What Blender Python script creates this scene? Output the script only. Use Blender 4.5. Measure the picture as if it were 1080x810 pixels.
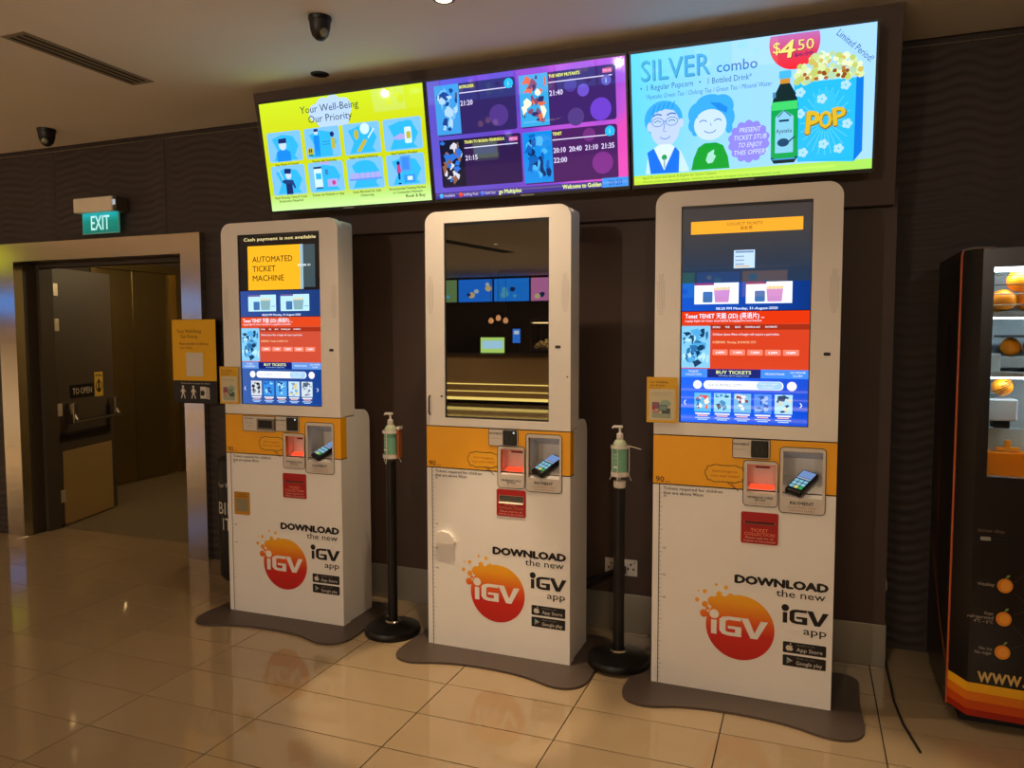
import bpy, bmesh, math, random
from mathutils import Vector, Matrix

# ------------------------------------------------------------------ reset
for o in list(bpy.data.objects):
    bpy.data.objects.remove(o, do_unlink=True)
scene = bpy.context.scene
COL = scene.collection
rnd = random.Random(7)

# ------------------------------------------------------------------ camera
YAW, PITCH, ROLL, CAMH, FPX = 0.3687, 0.0656, -0.0019, 1.5538, 807.76
fw = Vector((-math.sin(YAW) * math.cos(PITCH), math.cos(YAW) * math.cos(PITCH), -math.sin(PITCH)))
rt = Vector((math.cos(YAW), math.sin(YAW), 0))
up = rt.cross(fw)
rt2 = math.cos(ROLL) * rt + math.sin(ROLL) * up
up2 = -math.sin(ROLL) * rt + math.cos(ROLL) * up
cam_data = bpy.data.cameras.new('camera')
cam_data.sensor_width = 36.0
cam_data.lens = FPX * 36.0 / 1080.0
cam_data.clip_start = 0.02
cam = bpy.data.objects.new('camera', cam_data)
COL.objects.link(cam)
mw = Matrix((rt2, up2, -fw)).transposed().to_4x4()
mw.translation = Vector((0, 0, CAMH))
cam.matrix_world = mw
scene.camera = cam

# ------------------------------------------------------------------ world + exposure
world = bpy.data.worlds.new('world')
scene.world = world
world.use_nodes = True
bg = world.node_tree.nodes['Background']
bg.inputs[0].default_value = (1.0, 0.72, 0.48, 1)
bg.inputs[1].default_value = 0.02
vs = scene.view_settings
vs.view_transform = 'Standard'
vs.look = 'None'
vs.gamma = 1.0
vs.exposure = 0.0
vs.use_curve_mapping = False

CEIL = 2.92
WARM = (1.0, 0.75, 0.49)
# the room's recessed downlights: x, y, watts, cone (deg)
DOWNLIGHTS = [(-1.42, 2.91, 90, 105), (-0.05, 2.35, 40, 95), (-0.9, -1.4, 520, 78), (-4.6, -2.0, 420, 78), (-4.6, -4.2, 460, 110), (-1.0, -4.2, 460, 110), (2.4, -1.8, 420, 80),
              (-7.2, -6.9, 650, 120), (-4.2, -6.9, 650, 120), (-1.2, -6.9, 550, 120), (-9.2, 1.2, 700, 115), (-9.2, -2.6, 700, 125), (-5.4, 2.6, 25, 70)]
# narrow beam that the first downlights add to their wide spill: watts, cone
BEAMS = {0: (190, 27), 1: (170, 40)}
# unseen spotlights added in the hall to light kiosk fronts and left wall: x, y, watts, aim
FILL_SPOTS = [(1.6, -4.6, 150, (-1.2, 3.4, 1.2)), (-2.8, -5.3, 265, (-2.7, 3.4, 1.2)), (-6.2, -4.0, 90, (-4.6, 4.1, 1.4))]

# ------------------------------------------------------------------ materials
def lin(c):
    if isinstance(c, str):
        c = c.lstrip('#')
        c = tuple(int(c[i:i + 2], 16) / 255 for i in (0, 2, 4))
    return tuple((x / 12.92 if x <= 0.04045 else ((x + 0.055) / 1.055) ** 2.4) for x in c[:3])

_m = {}
def M(name, col='#808080', rough=0.5, metal=0.0, spec=0.5, noise=0.06, nscale=30, bump=0.0, bscale=200,
      emit=None, estr=0.0, trans=0.0, ior=1.45, coat=0.0, aniso=0.0, perobj=0.0):
    if name in _m:
        return _m[name]
    m = bpy.data.materials.new(name)
    m.use_nodes = True
    nt = m.node_tree
    N, L = nt.nodes, nt.links
    b = N['Principled BSDF']
    c = lin(col)
    b.inputs['Roughness'].default_value = rough
    b.inputs['Metallic'].default_value = metal
    b.inputs['Specular IOR Level'].default_value = spec
    b.inputs['IOR'].default_value = ior
    b.inputs['Transmission Weight'].default_value = trans
    b.inputs['Coat Weight'].default_value = coat
    b.inputs['Base Color'].default_value = (*c, 1)
    if noise > 0 or bump > 0:
        tc = N.new('ShaderNodeTexCoord')
        nz = N.new('ShaderNodeTexNoise')
        nz.inputs['Scale'].default_value = nscale
        nz.inputs['Detail'].default_value = 4
        L.new(tc.outputs['Object'], nz.inputs['Vector'])
        mr = N.new('ShaderNodeMapRange')
        mr.inputs['To Min'].default_value = 1 - noise
        mr.inputs['To Max'].default_value = 1 + noise
        L.new(nz.outputs['Fac'], mr.inputs['Value'])
        src = mr.outputs[0]
        if perobj > 0:
            oi = N.new('ShaderNodeObjectInfo')
            mr2 = N.new('ShaderNodeMapRange')
            mr2.inputs['To Min'].default_value = 1 - perobj
            mr2.inputs['To Max'].default_value = 1 + perobj
            L.new(oi.outputs['Random'], mr2.inputs['Value'])
            mu = N.new('ShaderNodeMath'); mu.operation = 'MULTIPLY'
            L.new(src, mu.inputs[0]); L.new(mr2.outputs[0], mu.inputs[1])
            src = mu.outputs[0]
        mx = N.new('ShaderNodeVectorMath'); mx.operation = 'SCALE'
        mx.inputs[0].default_value = c
        L.new(src, mx.inputs['Scale'])
        L.new(mx.outputs[0], b.inputs['Base Color'])
        if bump > 0:
            n2 = N.new('ShaderNodeTexNoise')
            n2.inputs['Scale'].default_value = bscale
            n2.inputs['Detail'].default_value = 3
            L.new(tc.outputs['Object'], n2.inputs['Vector'])
            bp = N.new('ShaderNodeBump')
            bp.inputs['Strength'].default_value = bump
            bp.inputs['Distance'].default_value = 0.002
            L.new(n2.outputs['Fac'], bp.inputs['Height'])
            L.new(bp.outputs[0], b.inputs['Normal'])
    if emit is not None:
        b.inputs['Emission Color'].default_value = (*lin(emit), 1)
        b.inputs['Emission Strength'].default_value = estr
    _m[name] = m
    return m

def P(col, rough=0.45):                    # printed ink / vinyl
    return M('print_' + col.lstrip('#') + ('' if rough == 0.45 else str(rough)), col, rough=rough, noise=0.03, nscale=60, spec=0.4)

def E(col, s=1.25):                         # lit pixel colour of a display behind glass
    return M('lit_' + col.lstrip('#') + '_%g' % s, '#050505', rough=0.02, noise=0, spec=0.3, emit=col, estr=s)

def gradient(name, stops, axis, a, b, emissive=True, rough=0.02):
    """procedural colour ramp along a local axis (0 x, 2 z) from a to b"""
    if name in _m:
        return _m[name]
    m = bpy.data.materials.new(name); m.use_nodes = True
    nt = m.node_tree; N, L = nt.nodes, nt.links
    bs = N['Principled BSDF']
    tc = N.new('ShaderNodeTexCoord'); sp = N.new('ShaderNodeSeparateXYZ')
    L.new(tc.outputs['Object'], sp.inputs[0])
    mr = N.new('ShaderNodeMapRange')
    mr.inputs['From Min'].default_value = a; mr.inputs['From Max'].default_value = b
    L.new(sp.outputs[axis], mr.inputs['Value'])
    cr = N.new('ShaderNodeValToRGB')
    el = cr.color_ramp.elements
    while len(el) < len(stops):
        el.new(0.5)
    for e, (p, c) in zip(el, stops):
        e.position = p; e.color = (*lin(c), 1)
    L.new(mr.outputs[0], cr.inputs[0])
    bs.inputs['Roughness'].default_value = rough
    if emissive:
        bs.inputs['Specular IOR Level'].default_value = .3
        bs.inputs['Base Color'].default_value = (0.002, 0.002, 0.002, 1)
        L.new(cr.outputs[0], bs.inputs['Emission Color'])
        bs.inputs['Emission Strength'].default_value = 1.3
    else:
        L.new(cr.outputs[0], bs.inputs['Base Color'])
    _m[name] = m
    return m

m_white = M('kiosk_white', '#ebe6df', rough=0.38, noise=0.03, nscale=8)
m_whiteup = M('kiosk_bezel_white', '#e6dfd4', rough=0.34, noise=0.03, nscale=8)
m_orange = M('kiosk_orange', '#f2a912', rough=0.4, noise=0.05, nscale=6)
m_black = M('black_plastic', '#0b0a0a', rough=0.35, noise=0.05)
m_blackmat = M('black_rubber', '#0c0b0a', rough=0.6, noise=0.1)
m_line = M('black_line', '#17110c', rough=0.5, noise=0)
m_glassblk = M('dark_screen_glass', '#0f0e0d', rough=0.008, noise=0, spec=0.5, ior=1.95)
m_steel = M('brushed_steel', '#c4beb2', rough=0.15, metal=1.0, noise=0.05, nscale=5)
m_steeldk = M('elevator_steel', '#9f8a58', rough=0.33, metal=.92, noise=0.08, nscale=3)
m_base = M('plinth_plate_brown', '#4b3f37', rough=0.45, noise=0.08, nscale=20)
m_dkbrown = M('feature_panel_brown', '#4a382f', rough=0.55, noise=0.05, nscale=4)
m_wave = M('carved_wall_dark', '#3a302b', rough=0.6, noise=0.1, nscale=6)
m_ceil = M('ceiling_paint', '#f3efe9', rough=0.8, noise=0.03, nscale=2)
m_grout = M('tile_grout', '#1c140e', rough=0.8, noise=0.1)
m_tile = M('polished_tile', '#9c8768', rough=0.06, spec=0.75, noise=0.10, nscale=5, perobj=0.05)
m_carpet = M('lobby_carpet', '#6b5d42', rough=0.95, noise=0.6, nscale=90, bump=0.6, bscale=300)
m_doorgrey = M('fire_door_paint', '#453b2e', rough=0.55, noise=0.06, nscale=5)
m_lobby = M('lobby_wall_paint', '#4a4036', rough=0.7, noise=0.05)
m_plastic = M('ivory_plastic', '#ecdfc2', rough=0.5, noise=0.05)
m_pwhite = M('white_plastic', '#ddd6cc', rough=0.35, noise=0.03)

# ------------------------------------------------------------------ mesh helpers
class MB:
    def __init__(self):
        self.bm = bmesh.new(); self.mats = []
    def mi(self, m):
        if m not in self.mats:
            self.mats.append(m)
        return self.mats.index(m)
    def face(self, pts, m):
        f = self.bm.faces.new([self.bm.verts.new(p) for p in pts]); f.material_index = self.mi(m); return f
    def box(self, x0, y0, z0, x1, y1, z1, m, bevel=0.0, seg=2):
        i = self.mi(m); b = self.bm
        v = [b.verts.new((x, y, z)) for x in (x0, x1) for y in (y0, y1) for z in (z0, z1)]
        fs = [b.faces.new([v[k] for k in q]) for q in ((0, 1, 3, 2), (4, 6, 7, 5), (0, 4, 5, 1), (2, 3, 7, 6), (0, 2, 6, 4), (1, 5, 7, 3))]
        for f in fs: f.material_index = i
        if bevel > 0:
            es = list({e for f in fs for e in f.edges})
            r = bmesh.ops.bevel(b, geom=es, offset=bevel, segments=seg, affect='EDGES', profile=0.5)
            for f in r['faces']: f.material_index = i
        return v
    def prism(self, outline, axis, a, b_, m, caps=(True, True), skip=()):
        """outline in the two other axes (cyclic order x,y,z) extruded along axis from a to b_"""
        i = self.mi(m)
        def pt(p, t):
            if axis == 1: return (p[0], t, p[1])
            if axis == 0: return (t, p[0], p[1])
            return (p[0], p[1], t)
        A = [self.bm.verts.new(pt(p, a)) for p in outline]; B = [self.bm.verts.new(pt(p, b_)) for p in outline]
        n = len(outline)
        for k in range(n):
            if k in skip: continue
            f = self.bm.faces.new((A[k], A[(k + 1) % n], B[(k + 1) % n], B[k])); f.material_index = i
        for c, ring in zip(caps, (A, B)):
            if c:
                f = self.bm.faces.new(ring); f.material_index = i
    def plate(self, outer, holes, y0, y1, m, msides=None):
        """plate in the xz plane between y0 (front) and y1, with holes"""
        i = self.mi(m); j = self.mi(msides or m); b = self.bm
        for y in (y0, y1):
            es = []
            for loop in [outer] + list(holes):
                vs_ = [b.verts.new((p[0], y, p[1])) for p in loop]
                es += [b.edges.new((vs_[k], vs_[(k + 1) % len(vs_)])) for k in range(len(vs_))]
            r = bmesh.ops.triangle_fill(b, use_beauty=True, use_dissolve=False, edges=es)
            for g in r['geom']:
                if isinstance(g, bmesh.types.BMFace): g.material_index = i
        for loop in [outer] + list(holes):
            n = len(loop)
            for k in range(n):
                p, q = loop[k], loop[(k + 1) % n]
                f = b.faces.new([b.verts.new(c) for c in ((p[0], y0, p[1]), (q[0], y0, q[1]), (q[0], y1, q[1]), (p[0], y1, p[1]))])
                f.material_index = j
        bmesh.ops.remove_doubles(b, verts=b.verts[:], dist=1e-5)
    def lathe(self, prof, cx, cy, m, n=32, z0=0.0):
        i = self.mi(m); b = self.bm; rings = []
        for r, z in prof:
            if r < 1e-6: rings.append([b.verts.new((cx, cy, z0 + z))])
            else: rings.append([b.verts.new((cx + r * math.cos(2 * math.pi * k / n), cy + r * math.sin(2 * math.pi * k / n), z0 + z)) for k in range(n)])
        for A, B in zip(rings, rings[1:]):
            for k in range(n):
                k2 = (k + 1) % n
                if len(A) == 1 and len(B) == 1: continue
                if len(A) == 1: f = b.faces.new((A[0], B[k2], B[k]))
                elif len(B) == 1: f = b.faces.new((A[k], A[k2], B[0]))
                else: f = b.faces.new((A[k], A[k2], B[k2], B[k]))
                f.material_index = i
    def tube(self, pts, r, m, n=8, caps=True):
        i = self.mi(m); b = self.bm; pts = [Vector(p) for p in pts]; rings = []
        ref = None
        for k, p in enumerate(pts):
            d = (pts[min(k + 1, len(pts) - 1)] - pts[max(k - 1, 0)]).normalized()
            if ref is None:
                ref = Vector((0, 0, 1)) if abs(d.z) < 0.9 else Vector((1, 0, 0))
            u = d.cross(ref).normalized(); w = u.cross(d); ref = w
            rings.append([b.verts.new(p + r * (math.cos(2 * math.pi * a / n) * u + math.sin(2 * math.pi * a / n) * w)) for a in range(n)])
        for A, B in zip(rings, rings[1:]):
            for k in range(n):
                f = b.faces.new((A[k], A[(k + 1) % n], B[(k + 1) % n], B[k])); f.material_index = i
        if caps:
            for R_ in (rings[0], rings[-1]):
                f = b.faces.new(R_); f.material_index = i
    def build(self, name, parent=None, smooth=False, angle=35):
        bmesh.ops.recalc_face_normals(self.bm, faces=self.bm.faces[:])
        me = bpy.data.meshes.new(name)
        self.bm.to_mesh(me); self.bm.free()
        for m in self.mats: me.materials.append(m)
        if smooth:
            me.polygons.foreach_set('use_smooth', [True] * len(me.polygons))
            try: me.set_sharp_from_angle(angle=math.radians(angle))
            except Exception: pass
        o = bpy.data.objects.new(name, me); COL.objects.link(o)
        if parent: o.parent = parent
        return o

def tag(o, label=None, cat=None, group=None, kind=None):
    if label: o['label'] = label
    if cat: o['category'] = cat
    if group: o['group'] = group
    if kind: o['kind'] = kind
    return o

def thing(name, label, cat, loc=(0, 0, 0), rot=(0, 0, 0), group=None):
    o = bpy.data.objects.new(name, None); COL.objects.link(o)
    o.empty_display_size = 0.1
    o.location = loc; o.rotation_euler = rot
    return tag(o, label, cat, group)

def rrect(x0, z0, x1, z1, r, n=6, corners=(1, 1, 1, 1)):
    """counter-clockwise from bottom-left; corners: bl, br, tr, tl"""
    out = []
    for (cx, cz, a0, c, px, pz) in ((x0 + r, z0 + r, 180, corners[0], x0, z0), (x1 - r, z0 + r, 270, corners[1], x1, z0),
                                    (x1 - r, z1 - r, 0, corners[2], x1, z1), (x0 + r, z1 - r, 90, corners[3], x0, z1)):
        if c and r > 0:
            for k in range(n + 1):
                a = math.radians(a0 + 90 * k / n); out.append((cx + r * math.cos(a), cz + r * math.sin(a)))
        else: out.append((px, pz))
    return out

def rect(x0, z0, x1, z1): return [(x0, z0), (x1, z0), (x1, z1), (x0, z1)]
def ell(cx, cz, rx, rz=None, n=28, a0=0, a1=360):
    rz = rz or rx; full = abs(a1 - a0) >= 360
    return [(cx + rx * math.cos(math.radians(a0 + (a1 - a0) * k / (n if full else n - 1))), cz + rz * math.sin(math.radians(a0 + (a1 - a0) * k / (n if full else n - 1)))) for k in range(n)]

# ------------------------------------------------------------------ flat print: lettering and pictures as thin layered inlays
_txt = {}
def glyphs(s, bold):
    key = s
    if key in _txt: return _txt[key]
    cu = bpy.data.curves.new('t', 'FONT'); cu.body = s; cu.size = 1; cu.resolution_u = 2
    ob = bpy.data.objects.new('t', cu); COL.objects.link(ob)
    dg = bpy.context.evaluated_depsgraph_get()
    ev = ob.evaluated_get(dg); me = ev.to_mesh()
    vs_ = [(v.co.x, v.co.y) for v in me.vertices]; fs = [tuple(p.vertices) for p in me.polygons]
    ev.to_mesh_clear()
    bpy.data.objects.remove(ob); bpy.data.curves.remove(cu)
    _txt[key] = (vs_, fs); return _txt[key]
_cap = [None]
def capheight():
    if _cap[0] is None:
        vs_, _ = glyphs('H', 0); _cap[0] = max(v[1] for v in vs_) - min(v[1] for v in vs_)
    return _cap[0]

class Art:
    def __init__(self, y=0.0, ox=0.0, oz=0.0, sx=1.0, sz=1.0, eps=0.0004):
        self.v = []; self.f = []; self.fm = []; self.mats = []
        self.y, self.ox, self.oz, self.sx, self.sz, self.eps = y, ox, oz, sx, sz, eps; self.cnt = {}
    def _m(self, m):
        if m not in self.mats: self.mats.append(m)
        return self.mats.index(m)
    def raw(self, pts, faces, m, layer):
        c_n = self.cnt.get(layer, 0); self.cnt[layer] = c_n + 1
        k = len(self.v); y = self.y - layer * self.eps - c_n * 4e-6
        self.v += [(self.ox + p[0] * self.sx, y, self.oz + p[1] * self.sz) for p in pts]
        i = self._m(m)
        for f in faces:
            self.f.append(tuple(k + a for a in f)); self.fm.append(i)
    def poly(self, pts, m, layer=1):
        self.raw(pts, [tuple(range(len(pts)))], m, layer)
    def rect(self, x0, z0, x1, z1, m, layer=1): self.poly(rect(x0, z0, x1, z1), m, layer)
    def rr(self, x0, z0, x1, z1, r, m, layer=1):
        pts = rrect(x0, z0, x1, z1, r, 4)
        if abs(self.sx - self.sz) > 1e-6:      # keep corners round
            pts = rrect(x0 * self.sx, z0 * self.sz, x1 * self.sx, z1 * self.sz, r * self.sx, 4); pts = [(p[0] / self.sx, p[1] / self.sz) for p in pts]
        self.poly(pts, m, layer)
    def ell(self, cx, cz, rx, rz, m, layer=1, n=24): self.poly(ell(cx, cz, rx, rz, n), m, layer)
    def circ(self, cx, cz, r, m, layer=1, n=24): self.poly(ell(cx, cz, r, r * self.sx / self.sz, n), m, layer)
    def line(self, pts, w, m, layer=2, closed=False):
        pts = [Vector((p[0] * self.sx, p[1] * self.sz)) for p in pts]
        if closed: pts = pts + [pts[0]]
        L_, R_ = [], []
        for k, p in enumerate(pts):
            a = pts[k - 1] if k > 0 else (pts[-2] if closed else p); b = pts[k + 1] if k < len(pts) - 1 else (pts[1] if closed else p)
            d = (b - a).normalized(); n = Vector((-d.y, d.x)) * w / 2
            L_.append(p + n); R_.append(p - n)
        q = [(p.x / self.sx, p.y / self.sz) for p in L_ + R_]; n = len(L_)
        self.raw(q, [(k, n + k, n + k + 1, k + 1) for k in range(n - 1)], m, layer)
    def text(self, s, x, z, h, m, w=None, align='l', bold=0.0, layer=3, slant=0.0, rot=0.0):
        """baseline start x,z ; h cap height ; w total width (all in art units; h and w scaled like z and x)"""
        vs_, fs = glyphs(s, bold)
        if not vs_: return
        x0 = min(v[0] for v in vs_); x1 = max(v[0] for v in vs_)
        kz = h * self.sz / capheight(); kx = kz if w is None else w * self.sx / (x1 - x0)
        W = (x1 - x0) * kx; off = {'l': 0, 'c': -W / 2, 'r': -W}[align]
        c, s_ = math.cos(math.radians(rot)), math.sin(math.radians(rot))
        pts = []
        for a, b in vs_:
            px = (a - x0) * kx + off + slant * b * kz; pz = b * kz
            pts.append((x + (px * c - pz * s_) / self.sx, z + (px * s_ + pz * c) / self.sz))
        self.raw(pts, fs, m, layer)
        if bold > 0:                       # heavier strokes: the same outline struck again, slightly shifted
            d = bold * kz * 1.1
            for dx, dz_ in ((d, 0), (-d, 0), (0, d * .7), (0, -d * .7)):
                self.raw([(p[0] + dx / self.sx, p[1] + dz_ / self.sz) for p in pts], fs, m, layer)
    def build(self, name, parent):
        me = bpy.data.meshes.new(name)
        me.from_pydata(self.v, [], self.f)
        for m in self.mats: me.materials.append(m)
        me.polygons.foreach_set('material_index', self.fm)
        me.update()
        bm = bmesh.new(); bm.from_mesh(me)       # face the front (-y)
        bm.normal_update()
        bmesh.ops.reverse_faces(bm, faces=[f for f in bm.faces if f.normal.y > 0])
        bm.to_mesh(me); bm.free()
        o = bpy.data.objects.new(name, me); COL.objects.link(o); o.parent = parent
        return o

def project(p):
    d = Vector(p) - Vector((0, 0, CAMH)); z = d.dot(fw)
    if z <= 0.05: return None
    return 540 + FPX * d.dot(rt2) / z, 405 - FPX * d.dot(up2) / z

# ================================================================== THE SETTING
X0, X1, YB = -11.0, 4.6, -10.4          # room extents (back wall of the hall behind the camera at YB)
WALLY = 4.12                            # carved wall face
# ---- floor with individual tiles
b = MB(); b.box(X0, YB, -0.06, X1, 4.38, -0.006, m_grout)
floor = tag(b.build('floor'), kind='structure')
TX, TY, GAP = 0.589, 0.278, 0.0045
tb = MB(); c_ = 0.0006
def tile_geom(mb, x0, y0, x1, y1):
    i = mb.mi(m_tile); B = mb.bm
    lo = [B.verts.new(p) for p in ((x0, y0, -0.006), (x1, y0, -0.006), (x1, y1, -0.006), (x0, y1, -0.006))]
    md = [B.verts.new(p) for p in ((x0, y0, -c_), (x1, y0, -c_), (x1, y1, -c_), (x0, y1, -c_))]
    tp = [B.verts.new(p) for p in ((x0 + c_, y0 + c_, 0), (x1 - c_, y0 + c_, 0), (x1 - c_, y1 - c_, 0), (x0 + c_, y1 - c_, 0))]
    for A, C in ((lo, md), (md, tp)):
        for k in range(4): B.faces.new((A[k], A[(k + 1) % 4], C[(k + 1) % 4], C[k])).material_index = i
    B.faces.new(tp).material_index = i
t0 = MB(); tile_geom(t0, 0, 0, TX - GAP, TY - GAP)
tile_proto = t0.build('tile', floor); used = False
field = MB(); ntile = 0
ix = -20
for ix in range(-19, 10):
    for iy in range(-48, 6):
        x0, y0 = -0.287 + ix * TX, 2.985 + iy * TY
        x1, y1 = x0 + TX - GAP, y0 + TY - GAP
        if x1 < X0 + .01 or x0 > X1 - .01 or y1 < YB + .01: continue
        cx0, cx1, cy0, cy1 = max(x0, X0), min(x1, X1), max(y0, YB), y1
        if cy1 > WALLY + .02:                         # rows at the wall: only inside the doorway they run on
            cy1 = min(cy1, 4.375)
            if cx1 < -5.6 or cx0 > -3.98: cy1 = min(cy1, WALLY + .02)
            else: cx0, cx1 = max(cx0, -5.6), min(cx1, -3.98)
        if cy1 - cy0 < .02 or cx1 - cx0 < .02: continue
        pr = project(((cx0 + cx1) / 2, (cy0 + cy1) / 2, 0))
        vis = pr and -90 < pr[0] < 1170 and 380 < pr[1] < 860
        full = abs(cx1 - cx0 - TX + GAP) < 1e-6 and abs(cy1 - cy0 - TY + GAP) < 1e-6
        if not vis:
            tile_geom(field, cx0, cy0, cx1, cy1); continue
        ntile += 1
        if full:
            if not used: t = tile_proto; used = True
            else:
                t = tile_proto.copy(); COL.objects.link(t); t.parent = floor
            t.location = (x0, y0, 0)
        else:
            q = MB(); tile_geom(q, 0, 0, cx1 - cx0, cy1 - cy0); t = q.build('tile', floor); t.location = (cx0, cy0, 0)
tag(field.build('tile_field', floor), kind='stuff')

# ---- lobby behind the door
LX = -6.6
b = MB(); b.box(LX - .1, 4.38, -0.06, -3.3, 7.4, 0.0, m_carpet)
tag(b.build('floor_lobby'), kind='structure')
b = MB(); b.box(LX - .3, 4.36, 2.45, -3.3, 7.4, 2.55, m_lobby); tag(b.build('ceiling_lobby'), kind='structure')
b = MB(); b.box(LX - .3, 7.2, 0, -3.3, 7.4, 2.45, m_lobby); tag(b.build('wall_lobby_back'), kind='structure')
b = MB(); b.box(-3.5, 4.36, 0, -3.3, 7.2, 2.45, M('lobby_side_paint', '#9a8a62', rough=.7, noise=.05)); tag(b.build('wall_lobby_right'), kind='structure')
b = MB()
b.box(LX - .3, 4.36, 0, LX, 5.58, 2.45, m_lobby); b.box(LX - .3, 6.72, 0, LX, 7.2, 2.45, m_lobby); b.box(LX - .3, 5.58, 2.3, LX, 6.72, 2.45, m_lobby)
b.box(LX - .32, 5.58, 0, LX - .3, 6.72, 2.3, m_lobby)
tag(b.build('wall_lobby_left'), kind='structure')
d2 = thing('door_2', None, None, (LX, 6.13, 0)); tag(d2, 'stainless steel lift doors seen through the open doorway', kind='structure')
for y0, y1 in ((-.54, -.002), (.002, .58)):
    b = MB(); b.box(-.09, y0, .005, -.06, y1, 2.28, m_steeldk, .002); b.build('door_panel', d2)
b = MB(); b.box(-.1, -.55, 0, .012, -.49, 2.3, m_steeldk); b.box(-.1, .535, 0, .012, .59, 2.3, m_steeldk); b.box(-.1, -.49, 2.22, .012, .535, 2.3, m_steeldk); b.build('door_surround', d2)
b = MB(); b.box(-.1, -.5, 0, .01, .54, .004, m_steeldk); b.build('sill', d2)

# ---- carved wall
b = MB(); T_ = WALLY + .012
b.box(X0, T_, 0, -5.64, 4.36, 2.95, m_wave); b.box(-3.94, T_, 0, X1, 4.36, 2.95, m_wave); b.box(-5.64, T_, 2.13, -3.94, 4.36, 2.95, m_wave)
wall_back = tag(b.build('wall_back'), kind='structure')
def wave_panel(x0, x1, z0, z1):
    nx = max(2, int((x1 - x0) / .03)); nz = max(2, int((z1 - z0) / .0075))
    me = bpy.data.meshes.new('wall_panel'); vs_, fs = [], []
    for j in range(nz + 1):
        z = z0 + (z1 - z0) * j / nz
        for i in range(nx + 1):
            x = x0 + (x1 - x0) * i / nx
            ph = z + .018 * math.sin(2 * math.pi * x / .37 + .6 * math.sin(z * 3)) + .009 * math.sin(2 * math.pi * x / .23 + z * 2)
            d = .0024 * math.sin(2 * math.pi * ph / .05)
            e = min(x - x0, x1 - x, .004) / .004
            vs_.append((x, WALLY - d * e + (1 - e) * .008, z))
    for j in range(nz):
        for i in range(nx):
            k = j * (nx + 1) + i; fs.append((k, k + 1, k + nx + 2, k + nx + 1))
    me.from_pydata(vs_, [], fs); me.materials.append(m_wave)
    me.polygons.foreach_set('use_smooth', [True] * len(fs)); me.update()
    o = bpy.data.objects.new('wall_panel', me); COL.objects.link(o); o.parent = wall_back
for a in ((-7.3, -6.252, 0, 2.885), (-6.248, -5.202, 2.2, 2.885), (-6.248, -5.75, 0, 2.198), (-5.198, -4.152, 2.2, 2.885), (-4.148, -3.1, 2.2, 2.885),
          (-3.84, -3.1, 0, 2.198), (-3.098, -2.9, 0, 2.885), (.34, 1.39, 0, 2.885), (1.394, 2.44, 0, 2.885)):
    wave_panel(*a)
b = MB()
b.box(-7.3, WALLY - .006, 2.886, -2.98, T_ + .01, 2.891, m_steel); b.box(.36, WALLY - .006, 2.886, 2.44, T_ + .01, 2.891, m_steel)
tag(b.build('trim_1'), kind='structure')

# ---- ceiling and the hall's far walls
b = MB(); b.box(X0, YB, CEIL, X1, WALLY - .012, CEIL + .1, m_ceil)
ceiling = tag(b.build('ceiling'), kind='structure')
b = MB(); b.box(X0, WALLY - .012, CEIL + .02, X1, 4.4, CEIL + .1, m_blackmat); b.build('shadow_gap', ceiling)
m_hall = M('hall_wall_paint', '#5c4e40', rough=0.7, noise=0.06, nscale=3)
for nm, a in (('wall_hall', (X0, YB - .1, 0, X1, YB, CEIL)), ('wall_left', (X0 - .1, YB, 0, X0, 4.1, CEIL)), ('wall_right', (X1, YB, 0, X1 + .1, 4.36, CEIL))):
    b = MB(); b.box(*a, m_hall if nm != 'wall_left' else M('side_wall_paint', '#d6d0c6', rough=.6, noise=.05, nscale=2)); tag(b.build(nm), kind='structure')

# ---- feature panel with tilted bulkhead
FX0, FX1, FY = -2.98, 0.36, 3.865
b = MB(); b.box(FX0, FY, 0, FX1, T_, 2.2, m_dkbrown)
feat = tag(b.build('wall_center'), kind='structure')
b = MB(); b.prism([(3.63, CEIL), (3.80, 2.12), (T_, 2.12), (T_, CEIL)], 0, FX0, FX1 - .02, m_dkbrown)
b.build('bulkhead', feat)
b = MB(); m_bb = M('baseboard_steel', '#a09a8c', rough=.38, metal=.6, noise=.04, nscale=4); b.box(FX0 + .005, FY - .008, 0.0, FX1 + .004, FY, .2, m_bb, .002); b.box(FX1, FY - .004, 0, FX1 + .006, T_, .2, m_bb)
tag(b.build('baseboard_center'), kind='structure')

# ---- steel door frame, reveal, fire door
fr = thing('door_1', None, None, (-4.79, 4.09, 0)); tag(fr, 'brushed steel surround of the open doorway below the exit sign', kind='structure')
ox0, ox1, ixl, ixr, zt_, zi = -.99, .98, -.81, .81, 2.235, 2.10
def prism_xz(name, pts, y0, y1, m):
    q = MB(); q.prism(pts, 1, y0, y1, m); o = q.build(name, fr); return o
prism_xz('jamb', [(ox0, 0), (ixl, 0), (ixl, zi), (ox0, zt_)], -.02, .05, m_steel)
prism_xz('jamb', [(ixr, 0), (ox1, 0), (ox1, zt_), (ixr, zi)], -.02, .05, m_steel)
prism_xz('lintel', [(ox0, zt_), (ixl, zi), (ixr, zi), (ox1, zt_)], -.02, .05, m_steel)
b = MB()
b.box(ixl - .04, .05, 0, ixl, .27, zi + .03, m_doorgrey); b.box(ixr, .05, 0, ixr + .04, .27, zi + .03, m_doorgrey); b.box(ixl, .05, zi, ixr, .27, zi + .03, m_doorgrey)
b.box(ixl, .16, 0, ixl + .035, .27, zi, m_doorgrey); b.box(ixl + .035, .16, zi - .03, ixr, .27, zi, m_doorgrey)
b.build('reveal', fr)
hx, hy, ex, ey = -5.585, 4.375, -5.80, 5.10
ang = math.atan2(ey - hy, ex - hx); DW = math.hypot(ex - hx, ey - hy)
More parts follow.
